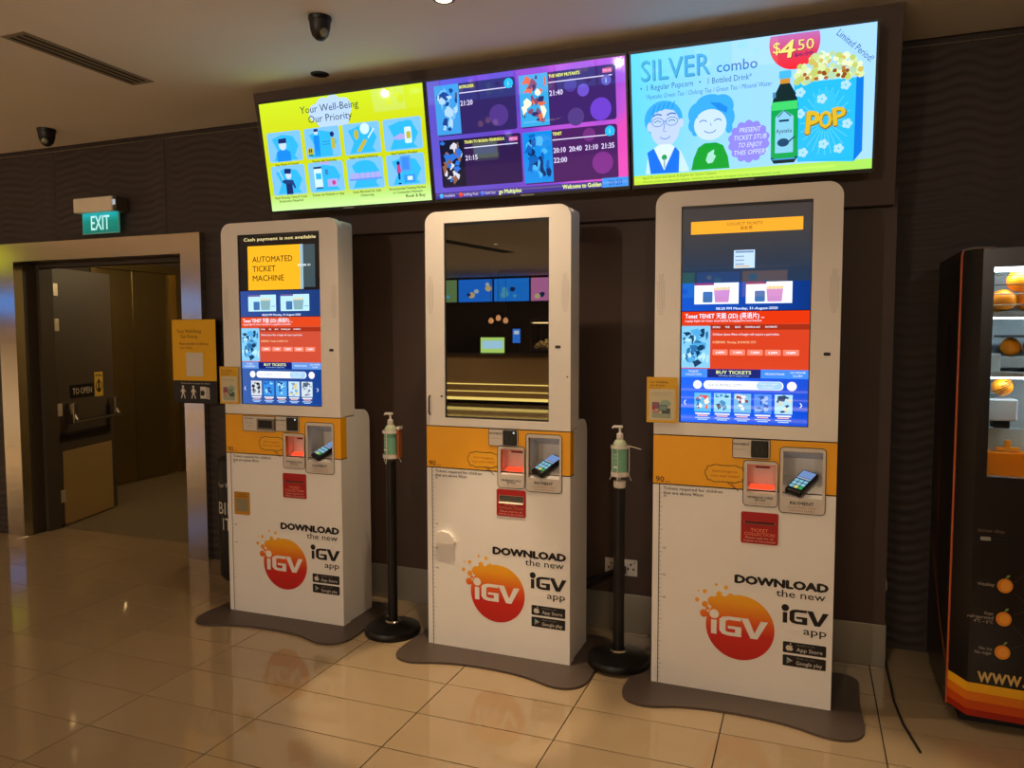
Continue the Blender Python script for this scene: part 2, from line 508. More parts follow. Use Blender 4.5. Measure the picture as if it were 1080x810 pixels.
dl = thing('door_3', None, None, (hx, hy, 0), (0, 0, ang)); tag(dl, 'open grey fire door with push bar and steel kick plate', kind='structure')
# local: x along leaf, -y faces the viewer
b = MB(); b.box(0, 0, .012, DW, .045, 2.085, m_doorgrey, .002); b.build('leaf', dl)
b = MB(); b.box(.04, -.004, .012, DW - .06, 0, .61, M('kick_plate_steel', '#cdb078', rough=.42, metal=.6, noise=.06, nscale=4), .001); b.build('kick_plate', dl)
b = MB(); b.box(.02, -.002, .68, DW - .06, 0, .76, M('door_band_dark', '#2c261e', rough=.5), 0); b.build('band', dl)
b = MB()
for xx in (.1, DW - .09):
    b.box(xx, -.07, .83, xx + .05, 0, 1.0, m_steel, .008)
b.build('bar_bracket', dl)
b = MB(); b.tube([(.1, -.09, .85), (DW - .03, -.09, .85)], .014, m_steel, 10); b.tube([(.125, -.05, .93), (.125, -.09, .85)], .012, m_steel, 8); b.tube([(DW - .065, -.05, .93), (DW - .065, -.09, .85)], .012, m_steel, 8); b.build('push_bar', dl, True)
for z in (.2, .9, 1.58, 1.86):
    b = MB(); b.box(-.005, -.008, z, .05, .0, z + .1, M('hinge_steel', '#d8cdb4', rough=.4, metal=.4), .002); b.build('hinge', dl)
b = MB(); b.box(.16, -.003, 1.03, .47, 0, 1.14, P('#15120e'), .0005); o = b.build('sign_plate', dl)
A = Art(-.0032); A.text('TO OPEN', .19, 1.06, .05, P('#c9bfa6'), w=.25, bold=.01); A.build('lettering', o)
b = MB(); b.box(.485, -.003, 1.02, .60, 0, 1.23, P('#d8b048'), .0005); o = b.build('arrow_sign', dl)
A = Art(-.0032)
A.text('PUSH', .50, 1.19, .022, P('#15120e'), w=.085, bold=.01)
A.line(ell(.5425, 1.105, .04, .045, 20), .01, P('#15120e'), closed=True); A.poly([(.5325, 1.17), (.5525, 1.17), (.5525, 1.09), (.572, 1.09), (.5425, 1.055), (.513, 1.09), (.5325, 1.09)], P('#15120e'))
A.build('lettering', o)

# ================================================================== CEILING FIXTURES
def spot(parent, watts, cone, blend=.75):
    ld = bpy.data.lights.new('downlight_lamp', 'SPOT'); ld.energy = watts; ld.color = WARM
    ld.spot_size = math.radians(cone); ld.spot_blend = blend; ld.shadow_soft_size = .035
    lo = bpy.data.objects.new('lamp', ld); COL.objects.link(lo); lo.parent = parent; lo.location = (0, 0, -.012)
m_lens = M('downlight_lens', '#fff4dc', rough=.3, noise=0, emit='#ffe2b0', estr=9)
def downlight(x, y, watts, cone, label, group=None, lit=True):
    t = thing('downlight', label, 'downlight', (x, y, CEIL), group=group)
    q = MB(); q.lathe([(.032, -.004), (.036, -.006), (.046, -.004), (.048, 0)], 0, 0, M('downlight_ring', '#8a8176', rough=.4) if lit else m_black, 28); q.build('ring', t, True)
    q = MB(); q.lathe([(0, -.0025), (.032, -.0035)], 0, 0, m_lens if lit else M('unlit_lens', '#1a1817', rough=.15), 28); q.build('lens', t, True)
    if lit: spot(t, watts, cone)
    return t
t_dl = downlight(*DOWNLIGHTS[0], 'lit recessed ceiling downlight at the top edge, above the middle kiosk')
spot(t_dl, *BEAMS[0], .3)
for n_d, d in enumerate(DOWNLIGHTS[1:]):
    t_dl = downlight(*d, 'recessed warm ceiling downlight of the hall outside the picture', 'downlights of the hall outside the picture')
    if n_d + 1 in BEAMS: spot(t_dl, *BEAMS[n_d + 1], .4)
downlight(-2.43, 3.49, 0, 0, 'small unlit black recessed fitting in the ceiling just left of the lime display', lit=False)

for n_tr, (x, y, watts, aim) in enumerate(FILL_SPOTS):
    t = thing('fill_spotlight', 'unseen black spotlight added in the hall to light the kiosk side', 'spotlight', (x, y, CEIL), group='added fill spotlights of the hall')
    b = MB(); b.box(-.09, -.02, -.03, .09, .02, 0, m_black, .003); b.tube([(0, 0, -.02), (0, 0, -.11)], .008, m_black, 8); b.build('bracket', t)
    dr_ = (Vector(aim) - Vector((x, y, CEIL - .15))).normalized(); rq = dr_.to_track_quat('-Z', 'Y')
    b = MB(); b.lathe([(0, .09), (.04, .09), (.05, .06), (.055, -.08), (.05, -.08), (.045, -.05), (0, -.05)], 0, 0, m_black, 24); o = b.build('can', t, True); o.location = (0, 0, -.15); o.rotation_mode = 'QUATERNION'; o.rotation_quaternion = rq
    ld = bpy.data.lights.new('fill_lamp', 'SPOT'); ld.energy = watts; ld.color = (1, .83, .64); ld.spot_size = math.radians(58); ld.spot_blend = .6; ld.shadow_soft_size = .045
    lo = bpy.data.objects.new('lamp', ld); COL.objects.link(lo); lo.parent = t; lo.location = Vector((0, 0, -.15)) + dr_ * .085; lo.rotation_mode = 'QUATERNION'; lo.rotation_quaternion = rq

def turret(x, y, s, az, label):
    t = thing('security_camera', label, 'camera', (x, y, CEIL), (0, 0, az))
    q = MB(); q.lathe([(0, 0), (.05 * s, 0), (.05 * s, -.012 * s), (.046 * s, -.02 * s)], 0, 0, m_black, 28); q.build('mount', t, True)
    q = MB(); q.lathe([(.046 * s, -.02 * s), (.043 * s, -.05 * s), (.034 * s, -.078 * s), (.018 * s, -.095 * s), (0, -.1 * s)], 0, 0, M('camera_dark_housing', '#1c1410', rough=.4), 28); q.build('housing', t, True)
    q = MB(); q.lathe([(.024 * s, 0), (.024 * s, .012 * s), (.02 * s, .016 * s)], 0, 0, m_black, 20); o = q.build('lens_ring', t, True)
    o.location = (.02 * s, 0, -.066 * s); o.rotation_euler = (0, math.radians(122), 0)
    q = MB(); q.lathe([(.02 * s, 0), (.014 * s, .006 * s), (0, .009 * s)], 0, 0, M('camera_lens_glass', '#9aa08c', rough=.05, metal=.6, noise=0), 20); g = q.build('lens', o, True); g.location = (0, 0, .014 * s)
turret(-2.0, 2.88, 1.0, math.radians(-25), 'dark turret security camera on the ceiling above the lime display')
turret(-4.77, 3.74, 1.15, math.radians(-60), 'small black dome security camera on the ceiling near the left wall')

t = thing('air_vent', 'long slotted linear air vent in the ceiling at the left', 'air vent', (-3.41, 2.89, CEIL))
b = MB(); b.plate([(p[0], p[1]) for p in rect(-.075, -.37, .075, .37)], [rect(-.052, -.345, -.03, .345), rect(-.011, -.345, .011, .345), rect(.03, -.345, .052, .345)], 0, .004, M('vent_frame_paint', '#8f8474', rough=.6))
o = b.build('frame', t); o.rotation_euler = (math.radians(90), 0, 0); o.location = (0, 0, -.004)
for xx in (-.041, 0, .041):
    b = MB(); b.box(xx - .011, -.345, -.0015, xx + .011, .345, -.0003, M('vent_slot_black', '#0a0806', rough=.8)); b.build('slot', t)

# ---- exit sign
t = thing('exit_sign', 'green lit EXIT sign in a cream housing above the doorway', 'exit sign', (-4.68, 4.06, 2.26))
b = MB(); b.box(-.19, -.06, .15, .175, .05, .25, m_plastic, .006); o = b.build('housing', t)
b = MB(); b.box(.175, -.05, .15, .205, .05, .25, M('exit_side_grey', '#4c463d', rough=.5), .004); b.build('end_cap', t)
b = MB(); b.box(.18, -.056, .19, .198, -.05, .225, E('#cfd8e6', .7)); b.build('test_lamp', t)
b = MB(); b.box(-.172, -.006, .005, .175, .006, .155, M('acrylic_edge', '#6fae9a', rough=.2, emit='#4f9a88', estr=.25), .002); o = b.build('panel', t)
A = Art(-.0062); A.rect(-.166, .012, .169, .155, gradient('exit_green', [(0, '#04655a'), (.55, '#067866'), (1, '#0d9ea8')], 2, .01, .155), 1)
A.text('EXIT', -.085, .032, .098, E('#c4fbf4', .95), w=.175, bold=.012); A.build('lettering', o)

# ---- notice on the door frame
t = thing('notice_board', 'yellow and black check-in notice fixed to the steel door frame', 'notice', (-3.875, 4.066, 1.085))
b = MB(); b.box(-.19, -.004, 0, .19, .004, .57, P('#1d1b1a'), .001); o = b.build('board', t)
A = Art(-.0044)
A.rect(-.188, .155, .188, .568, P('#e9b004'), 1)
A.text('Your Well-Being', -.145, .478, .024, P('#3a3010'), w=.21); A.text('Our Priority', -.115, .442, .024, P('#3a3010'), w=.15)
A.text('Please remember to check out', -.125, .398, .014, P('#7a3a08'), w=.25, bold=.02); A.text('upon exiting.', -.12, .372, .014, P('#7a3a08'), w=.11)
A.rect(-.07, .185, .075, .345, P('#d8cdb8'), 2)
A.text('Please scan to re-enter the cinema', -.12, .132, .010, P('#cfc7bd'), w=.25)
wh = P('#d9d3c8')
for cx in (-.105, -.015):
    A.circ(cx, .112, .009, wh, 2, 12); A.poly([(cx - .012, .10), (cx + .012, .10), (cx + .009, .065), (cx - .009, .065)], wh, 2)
    A.line([(cx - .004, .068), (cx - .016, .032)], .008, wh); A.line([(cx + .004, .068), (cx + .012, .05), (cx + .017, .032)], .008, wh); A.line([(cx + .006, .095), (cx + .024, .075)], .006, wh); A.line([(cx - .006, .095), (cx - .02, .075)], .006, wh)
A.rect(.045, .035, .09, .115, wh, 2); A.poly([(.09, .035), (.125, .028), (.125, .108), (.09, .115)], P('#b9b2a6'), 2); A.poly([(.048, .055), (.068, .055), (.068, .045), (.085, .072), (.068, .1), (.068, .088), (.048, .088)], P('#1d1b1a'), 3)
A.build('printing', o)

# ================================================================== WALL DISPLAYS
TVW, TVH = 1.018, .578
def tv(name, label, xc):
    t = thing(name, label, 'display', (xc, 3.635, 2.252), (math.radians(9.8), 0, 0))
    q = MB(); w = TVW / 2
    q.plate(rrect(-w - .009, -.016, w + .009, TVH + .012, .006, 3), [rect(-w, 0, w, TVH)], -.006, .03, m_black)
    q.build('bezel', t)
    q = MB(); q.box(-w - .008, .004, -.012, w + .008, .055, TVH + .008, m_black); q.box(-.2, .05, .15, .2, .085, .42, m_black); q.build('casing', t)
    q = MB(); q.box(-w, -.001, 0, w, .004, TVH, m_black); scr = q.build('display_panel', t)
    A = Art(-.0065); A.rect(-.035, -.012, .035, -.005, P('#9a938a'), 1); A.build('brand_mark', t)
    return t, scr
def tv_art(): return Art(-.0012, -TVW / 2, 0, TVW, TVH, .0007)

# ---- lime "well-being" display
t, scr = tv('menu_display', 'lime wall display with eight blue safety pictures, leftmost of the three', -2.357)
A = tv_art()
A.rect(0, 0, 1, 1, gradient('lime_bg', [(0, '#c4ee9a'), (.10, '#b4dc78'), (.17, '#bdd016'), (.6, '#c4ca14'), (1, '#c6de22')], 2, 0, TVH), 0)
cloud = E('#b4d0f4'); ink = E('#274a4c', .8)
for cx, cz, r in ((.36, .86, .045), (.41, .90, .05), (.47, .915, .05), (.53, .88, .05), (.40, .80, .045), (.46, .79, .05), (.52, .80, .045)): A.circ(cx, cz, r, cloud, 1)
A.text('Your Well-Being', .262, .868, .062, ink, w=.36); A.text('Our Priority', .308, .778, .062, ink, w=.27)
cellm = E('#78bdfb'); blobm = E('#2fb2fa'); cap = E('#465a0e'); navy = E('#152a63'); blue = E('#1486ee'); skin = E('#c3d6f5'); yel = E('#b8b03a'); dk = E('#12343c'); lav = E('#a8a4ee'); pale = E('#c9e6fb'); mag = E('#c03f88'); grn = E('#17805a')
caps1 = ['Stay Home If Unwell', 'Practise Safe Distancing', 'Regular Cleaning & Disinfecting', 'Hand Sanitisers Provided']
caps2 = [['Mask Wearing, Temp & Travel', 'Declaration Required'], ['Tickets via Website or App'], ['Seats Blocked for Safe', 'Distancing'], ['Recommended Ticketing Machine', 'or Contactless Payment']]
for r_, (z0, z1) in enumerate(((.455, .73), (.145, .42))):
    for c4 in range(4):
        x0 = (.027, .27, .513, .754)[c4]; x1 = x0 + .219
        A.rr(x0, z0, x1, z1, .012, cellm, 1)
        cx, cz = (x0 + x1) / 2, (z0 + z1) / 2
        A.poly([(x0 + .03, z1 - .06), (x0 + .10, z1 - .025), (x1 - .05, z1 - .05), (x1 - .02, cz), (x1 - .05, z0 + .05), (x1 - .03, z0 + .012), (x0 + .03, z0 + .012), (x0 + .06, cz - .03)], blobm, 2)
        if r_ == 0: A.text(caps1[c4], cx, z0 - .035, .02, cap, w=.15 + .02 * (c4 == 2), align='c', bold=.02)
        else:
            for k, l_ in enumerate(caps2[c4]): A.text(l_, cx, z0 - .033 - .033 * k, .02, cap, w=min(.21, .0078 * len(l_)), align='c', bold=.02)
# cell drawings
def fig_bust(cx, z0, body, hair):
    A.poly([(cx - .045, z0), (cx + .045, z0), (cx + .045, z0 + .08), (cx + .02, z0 + .105), (cx - .02, z0 + .105), (cx - .045, z0 + .08)], body, 3)
    A.ell(cx, z0 + .15, .024, .05, skin, 4); A.poly([(cx - .026, z0 + .165), (cx + .026, z0 + .165), (cx + .027, z0 + .21), (cx - .024, z0 + .205)], hair, 5)
fig_bust(.125, .46, blue, navy)
x = .345
A.poly([(x - .018, .57), (x + .018, .57), (x + .014, .47), (x + .004, .47), (x, .53), (x - .004, .47), (x - .014, .47)], blue, 3); A.rect(x - .018, .56, x + .018, .66, blue, 3); A.circ(x, .69, .013, skin, 3); A.rect(x - .012, .695, x + .014, .72, navy, 4)
A.circ(.30, .52, .022, yel, 3); A.ell(.294, .53, .004, .02, dk, 4); A.ell(.305, .53, .004, .02, dk, 4); A.ell(.30, .487, .016, .01, grn, 4)
A.rect(.435, .53, .458, .63, yel, 3); A.circ(.444, .66, .013, navy, 3); A.rect(.438, .47, .455, .53, cellm, 3); A.line([(.38, .60), (.425, .60)], .002, navy); A.line([(.38, .575), (.425, .575)], .002, navy)
A.poly([(.585, .48), (.61, .475), (.655, .57), (.635, .585)], yel, 4); A.circ(.645, .675, .028, pale, 4); A.ell(.592, .63, .014, .045, yel, 4); A.line([(.66, .59), (.70, .67)], .008, pale, 4)
A.poly([(.80, .56), (.85, .60), (.895, .58), (.89, .55), (.84, .545)], lav, 4); A.rr(.875, .51, .915, .65, .008, pale, 4); A.rr(.885, .55, .91, .61, .006, yel, 5); A.ell(.893, .68, .033, .028, blobm, 4)
x = .135
A.rect(x - .02, .15, x + .022, .25, navy, 3); A.poly([(x - .045, .27), (x - .03, .29), (x + .03, .28), (x + .045, .21), (x + .035, .2), (x + .02, .25), (x - .02, .245)], E('#1d3d77'), 4); A.ell(x + .004, .33, .019, .04, skin, 4); A.poly([(x - .022, .345), (x + .02, .34), (x + .025, .385), (x - .018, .39)], navy, 5); A.line([(x - .03, .27), (x - .055, .38)], .004, skin)
A.rr(.305, .18, .355, .38, .006, pale, 3); A.rect(.305, .362, .355, .38, navy, 4); A.rect(.31, .18, .355, .192, navy, 4); A.rect(.315, .265, .35, .32, blobm, 4); A.rect(.35, .395, .41, .42, lav, 3); A.rect(.375, .30, .395, .35, E('#3f7fb5'), 3); A.rect(.385, .19, .45, .26, lav, 3); A.circ(.425, .225, .012, mag, 4)
A.ell(.62, .36, .06, .04, blobm, 3)
for k in range(6): A.rr(.53 + k * .031, .235, .557 + k * .031, .29, .005, lav, 3)
A.rect(.525, .225, .722, .24, E('#5f8fe8'), 4)
A.rect(.835, .27, .895, .405, E('#4f97ee'), 3); A.rect(.845, .285, .885, .39, E('#3c86e6'), 4); A.rect(.85, .17, .915, .24, E('#2f90e8'), 3); A.rect(.87, .19, .90, .225, pale, 4)
A.poly([(.812, .26), (.836, .26), (.833, .33), (.815, .33)], mag, 4); A.circ(.823, .345, .01, navy, 4); A.rect(.818, .2, .829, .26, navy, 4); A.ell(.824, .165, .01, .008, navy, 4)
A.text('Book & Buy', .852, .038, .028, E('#2a3a1a'), w=.112, bold=.02)
A.build('display_content', scr)

# ---- purple film times display
def bokeh_mat():
    m = bpy.data.materials.new('bokeh_purple'); m.use_nodes = True; nt = m.node_tree; N, L = nt.nodes, nt.links
    bs = N['Principled BSDF']; bs.inputs['Base Color'].default_value = (.002, .002, .002, 1); bs.inputs['Roughness'].default_value = .02
    tc = N.new('ShaderNodeTexCoord'); nz = N.new('ShaderNodeTexNoise'); nz.inputs['Scale'].default_value = 3.2; nz.inputs['Detail'].default_value = 1.5
    L.new(tc.outputs['Object'], nz.inputs['Vector']); sp = N.new('ShaderNodeSeparateXYZ'); L.new(tc.outputs['Object'], sp.inputs[0])
    mr = N.new('ShaderNodeMapRange'); mr.inputs['From Min'].default_value = -.5; mr.inputs['From Max'].default_value = .5; L.new(sp.outputs[0], mr.inputs['Value'])
    mr3 = N.new('ShaderNodeMapRange'); mr3.inputs['From Min'].default_value = .3; mr3.inputs['From Max'].default_value = .7; mr3.inputs['To Min'].default_value = -.3; mr3.inputs['To Max'].default_value = .3; L.new(nz.outputs['Fac'], mr3.inputs['Value'])
    ad = N.new('ShaderNodeMath'); ad.operation = 'ADD'; L.new(mr.outputs[0], ad.inputs[0]); L.new(mr3.outputs[0], ad.inputs[1])
    cr = N.new('ShaderNodeValToRGB'); el = cr.color_ramp.elements
    st = [(0, '#5b4fc0'), (.3, '#5a41b4'), (.55, '#7a3fc4'), (.8, '#b050c8'), (1, '#d84ab0')]
    while len(el) < 5: el.new(.5)
    for e, (p_, c) in zip(el, st): e.position = p_; e.color = (*lin(c), 1)
    L.new(ad.outputs[0], cr.inputs[0]); L.new(cr.outputs[0], bs.inputs['Emission Color']); bs.inputs['Emission Strength'].default_value = 1.3
    return m
t, scr = tv('menu_display', 'purple wall display listing film showtimes, middle of the three', -1.318)
A = tv_art(); A.rect(0, 0, 1, 1, bokeh_mat(), 0)
wt = E('#d6cdf0'); cy = E('#27b4ee')
cards = [((.04, .535, .467, .955), '#31245f', .172, 'INTRUDER', .077, ['21:20'], .435, .905), ((.487, .53, .953, .95), '#3c2366', .631, 'THE NEW MUTANTS', .15, ['21:40'], .911, .835),
         ((.046, .095, .48, .50), '#2e1b4a', .178, 'TRAIN TO BUSAN: PENINSULA', .212, ['21:15'], None, 0), ((.49, .07, .954, .495), '#48205c', .637, 'TENET', .045, ['20:10  20:40  21:10  21:35', '22:00'], .92, .443)]
pal = [['#3f97dc', '#6fb6ea', '#1c3f86', '#a9cdf0'], ['#35a3dd', '#7c4b6e', '#d66a4a', '#f0ead0', '#2a2f66'], ['#17182f', '#cfd0dd', '#8a5b45', '#2b6fd0'], ['#1287dd', '#49aef0', '#0b2c63', '#0f5fb6']]
def blobs(A, x0, z0, x1, z1, cols, n, layer, seed, k=.28):
    r = random.Random(seed); w, h = (x1 - x0), (z1 - z0)
    for i in range(n):
        rx, rz = w * r.uniform(.06, k), h * r.uniform(.05, k * .7)
        cx, cz = r.uniform(x0 + rx, x1 - rx), r.uniform(z0 + rz, z1 - rz)
        m_ = 7; ph = r.uniform(0, 6)
        A.poly([(cx + rx * (.7 + .3 * math.sin(ph + q * 2.1)) * math.cos(2 * math.pi * q / m_), cz + rz * (.7 + .3 * math.cos(ph + q * 3.3)) * math.sin(2 * math.pi * q / m_)) for q in range(m_)], E(cols[i % len(cols)]), layer + (i % 3))
for k, ((x0, z0, x1, z1), cc, px, title, tw, times, icx, icz) in enumerate(cards):
    A.rr(x0, z0, x1, z1, .012, E(cc), 1)
    p0 = x0
    A.rect(p0, z0 + .01, px, z1, E(pal[k][0]), 2); blobs(A, p0, z0 + .01, px, z1, pal[k][1:], 26, 3, 11 + k, .25)
    A.text(title, px + .006, z1 - .045, .024, E('#dfe36a'), w=tw, bold=.03, layer=6)
    A.rect(px + .004, z1 - .085, x1 - .015, z1 - .077, wt, 6)
    for j, tm in enumerate(times): A.text(tm, px + .006, z1 - .185 - .08 * j, .04, wt, w=.065 if len(tm) < 8 else .295, bold=.02, layer=6)
    if icx:
        A.circ(icx, icz, .023, cy if k != 1 else E('#5f58b8'), 6); A.text('i', icx - .003, icz - .02, .04, E('#bfe9ff'), layer=7)
    if k in (1, 2): A.rr(x1 - .06, z1 - .06, x1 - .014, z1 - .025, .004, E('#c75a9a'), 6); A.text('NC16', x1 - .037, z1 - .05, .016, E('#f3d3e8'), w=.034, align='c', layer=7)
for (cx, cz, r, c) in ((.375, .66, .05, '#4e3585'), (.80, .78, .028, '#6a4fc4'), (.74, .83, .03, '#4d3a94'), (.88, .62, .05, '#6b3fc8'), (.76, .58, .04, '#503a80'), (.88, .2, .05, '#7a2f86'), (.82, .43, .03, '#6e2f7c')):
    A.circ(cx, cz, r, E(c), 2)
A.rect(0, 0, 1, .055, E('#3a2f86'), 1)
for x, c, s_ in ((.035, '#2aa7e8', 'Available'), (.143, '#d83b2a', 'Selling Fast'), (.262, '#3f6be0', 'Sold Out')):
    A.circ(x, .027, .011, E(c), 3); A.text(s_, x + .014, .016, .022, wt, w=.0068 * len(s_))
A.text('ge Multiplex', .35, .012, .034, E('#dff08a'), w=.12, bold=.02); A.text('Welcome to Golden', .68, .012, .034, E('#dff08a'), w=.19, bold=.02)
A.rect(.875, 0, 1, .075, E('#3a8fe8'), 2); A.text('20:20', .905, .016, .04, E('#1b3f8c'), w=.065)
A.build('display_content', scr)

# ---- combo advert display
t, scr = tv('menu_display', 'sky blue wall display advertising a popcorn combo, rightmost of the three', -.274)
A = tv_art()
A.rect(0, 0, 1, 1, gradient('sky_bg', [(0, '#5fcdfd'), (.35, '#8dcdfc'), (1, '#9fd0ff')], 0, -TVW / 2, TVW / 2), 0)
A.rect(0, 0, 1, .072, gradient('lime_strip', [(0, '#b4d83a'), (1, '#a2dd5c')], 0, -TVW / 2, TVW / 2), 1)
A.text('SILVER', .048, .783, .15, E('#2f86b8'), w=.3); A.text('SILVER', .044, .79, .15, E('#4aa6d8'), w=.3, layer=4)
A.text('combo', .374, .79, .075, E('#2c74b8'), w=.168, bold=.008)
ik = E('#2c5f8c')
A.text('•  1 Regular Popcorn   •   1 Bottled Drink*', .04, .715, .042, ik, w=.48); A.text('*Ayataka Green Tea / Oolong Tea / Green Tea / Mineral Water', .061, .652, .034, E('#3f77a6'), w=.54, slant=.15)
# couple
sk = E('#b9cdfa'); out = E('#3f70b4'); hb = E('#3aa6ee'); hb2 = E('#1f86e0'); whs = E('#bfe0ff')
A.poly([(.055, .08), (.07, .25), (.11, .29), (.17, .29), (.215, .24), (.25, .1), (.25, .08)], whs, 1)
A.ell(.14, .49, .085, .14, hb, 2); A.poly(ell(.147, .43, .066, .15, 28), sk, 3); A.ell(.078, .44, .012, .035, sk, 3); A.ell(.218, .45, .012, .035, sk, 3)
A.poly([(.08, .5), (.09, .56), (.12, .595), (.18, .60), (.21, .555), (.215, .5), (.2, .545), (.15, .565), (.1, .545)], hb, 4)
for k in range(5): A.line([(.09 + .022 * k, .53 + .012 * min(k, 3)), (.105 + .022 * k, .6 + .006 * min(k, 3))], .004, hb2, 5)
for cx in (.115, .178):
    A.line(ell(cx, .47, .026, .032, 16), .0028, out, 5, closed=True); A.line(ell(cx, .46, .016, .02, 8, 20, 160), .004, E('#2a8a9a'), 6); A.line(ell(cx, .50, .024, .03, 8, 40, 150), .006, out, 6)
A.line([(.141, .475), (.152, .475)], .0028, out, 5); A.line([(.147, .47), (.14, .40), (.152, .395)], .003, out, 5); A.line(ell(.147, .37, .024, .03, 10, 200, 340), .003, out, 5)
A.poly([(.065, .245), (.095, .275), (.14, .1), (.19, .275), (.21, .235), (.205, .075), (.078, .08)], E('#0a6fe6'), 3); A.poly([(.095, .275), (.14, .1), (.19, .275), (.165, .30), (.12, .30)], E('#d3e6ff'), 4); A.circ(.142, .20, .012, E('#129a4a'), 5); A.rect(.139, .12, .145, .19, E('#7aa6a0'), 5)
for cx, cz, rx, rz in ((.30, .50, .05, .09), (.345, .555, .065, .085), (.395, .54, .05, .09), (.27, .42, .02, .05), (.425, .46, .024, .07), (.28, .37, .015, .03), (.425, .38, .015, .04)): A.ell(cx, cz, rx, rz, hb, 2)
A.ell(.345, .415, .07, .115, E('#c2dcff'), 3); A.poly([(.29, .47), (.3, .56), (.34, .585), (.37, .53), (.41, .50), (.418, .56), (.36, .62), (.3, .59), (.265, .5)], hb, 4); A.poly([(.345, .58), (.38, .52), (.415, .49), (.42, .53), (.385, .57)], hb2, 5)
for cx in (.315, .378): A.line(ell(cx, .43, .016, .022, 8, 20, 160), .004, out, 5)
A.line(ell(.345, .385, .026, .03, 10, 200, 340), .0035, out, 5); A.line([(.345, .43), (.35, .405)], .0025, out, 5)
A.poly([(.261, .083), (.272, .17), (.292, .25), (.32, .28), (.37, .28), (.40, .255), (.42, .17), (.428, .08)], E('#0c9a30'), 3); A.poly([(.325, .15), (.335, .205), (.362, .23), (.36, .19), (.37, .18), (.355, .13), (.335, .125)], E('#9fdcc8'), 4)
# offer bubble
n_ = 15; A.poly([(.508 + (.078 + .010 * abs(math.sin(7 * 2 * math.pi * k / 98))) * math.cos(2 * math.pi * k / 98), .266 + (.14 + .018 * abs(math.sin(7 * 2 * math.pi * k / 98))) * math.sin(2 * math.pi * k / 98)) for k in range(98)], E('#8b84f0'), 2)
for k, l_ in enumerate(('PRESENT', 'TICKET STUB', 'TO ENJOY', 'THIS OFFER!')): A.text(l_, .512, .335 - .055 * k, .034, E('#cfe0ff'), w=.0125 * len(l_), align='c', slant=.2)
# price
A.poly([p for p in ell(.689, .935, .1, .187, 60) if p[1] <= 1.0], gradient('price_red', [(0, '#e8242e'), (.45, '#d23a52'), (1, '#b86ab0')], 2, .43, .578), 2)
yl = E('#e9e07a'); dr = E('#7a1f3a')
A.text('$', .607, .868, .075, dr, w=.028, layer=3); A.text('$', .605, .872, .075, yl, w=.028, layer=4); A.text('4', .631, .83, .115, dr, w=.055, layer=3, bold=.02, slant=.15); A.text('4', .628, .835, .115, yl, w=.055, layer=4, bold=.02, slant=.15)
A.text('.50', .689, .872, .07, dr, w=.078, layer=3); A.text('.50', .687, .876, .07, yl, w=.078, layer=4); A.text('$6.50', .69, .832, .028, E('#6a2a6a'), w=.07, layer=4); A.line([(.688, .84), (.765, .852)], .003, E('#6a2a6a'), 5)
# popcorn box
A.poly([(.69, .65), (.93, .645), (.929, .06), (.708, .09)], E('#27b6f4'), 2); A.poly([(.93, .645), (.957, .68), (.961, .131), (.929, .06)], E('#0f76d8'), 2)
for k in range(24):
    a = 2 * math.pi * k / 24; ex_, ez_ = .815 + .1 * math.cos(a), .36 + .24 * math.sin(a); A.line([(.815 + .03 * math.cos(a), .36 + .07 * math.sin(a)), (ex_, ez_)], .004, E('#55c6f8'), 3)
A.circ(.812, .5, .045, E('#35bcf6'), 4)
r_ = random.Random(5)
for k in range(150):
    cx = r_.uniform(.70, .95); top = .72 + .12 * math.sin((cx - .69) / .265 * math.pi) ** .8; cz = r_.uniform(.65, top); rr_ = r_.uniform(.008, .016)
    A.poly(ell(cx, cz, rr_, rr_ * 1.75, 7), E(r_.choice(['#d2e2a0', '#c3d88a', '#e2ecc0', '#b8c86a', '#d8e8c8', '#c8b85a', '#aed0a8'])), 3 + k % 3)
for k in range(14): A.poly(ell(r_.uniform(.72, .9), r_.uniform(.655, .72), .009, .014, 7), E(r_.choice(['#a8642a', '#8a4a1e', '#b87a3a'])), 6)
for cx, cz in ((.715, .58), (.89, .60), (.715, .43), (.90, .33), (.73, .15), (.81, .20), (.87, .16), (.80, .52)):
    for q in range(5): A.circ(cx + .012 * math.cos(q * 1.256), cz + .02 * math.sin(q * 1.256), .009, E('#a9d8fb'), 4, 9)
for s_, x, z, h, rot in (('P', .74, .285, .155, -4), ('O', .793, .315, .115, 0), ('P', .85, .325, .12, 6)):
    A.text(s_, x, z - .008, h, E('#7d6a1c'), w=.05, bold=.045, layer=5, rot=rot); A.text(s_, x, z, h, E('#d8b32a'), w=.046, bold=.03, layer=6, rot=rot)
A.rect(.71, .085, .929, .088, E('#189fe6'), 4)
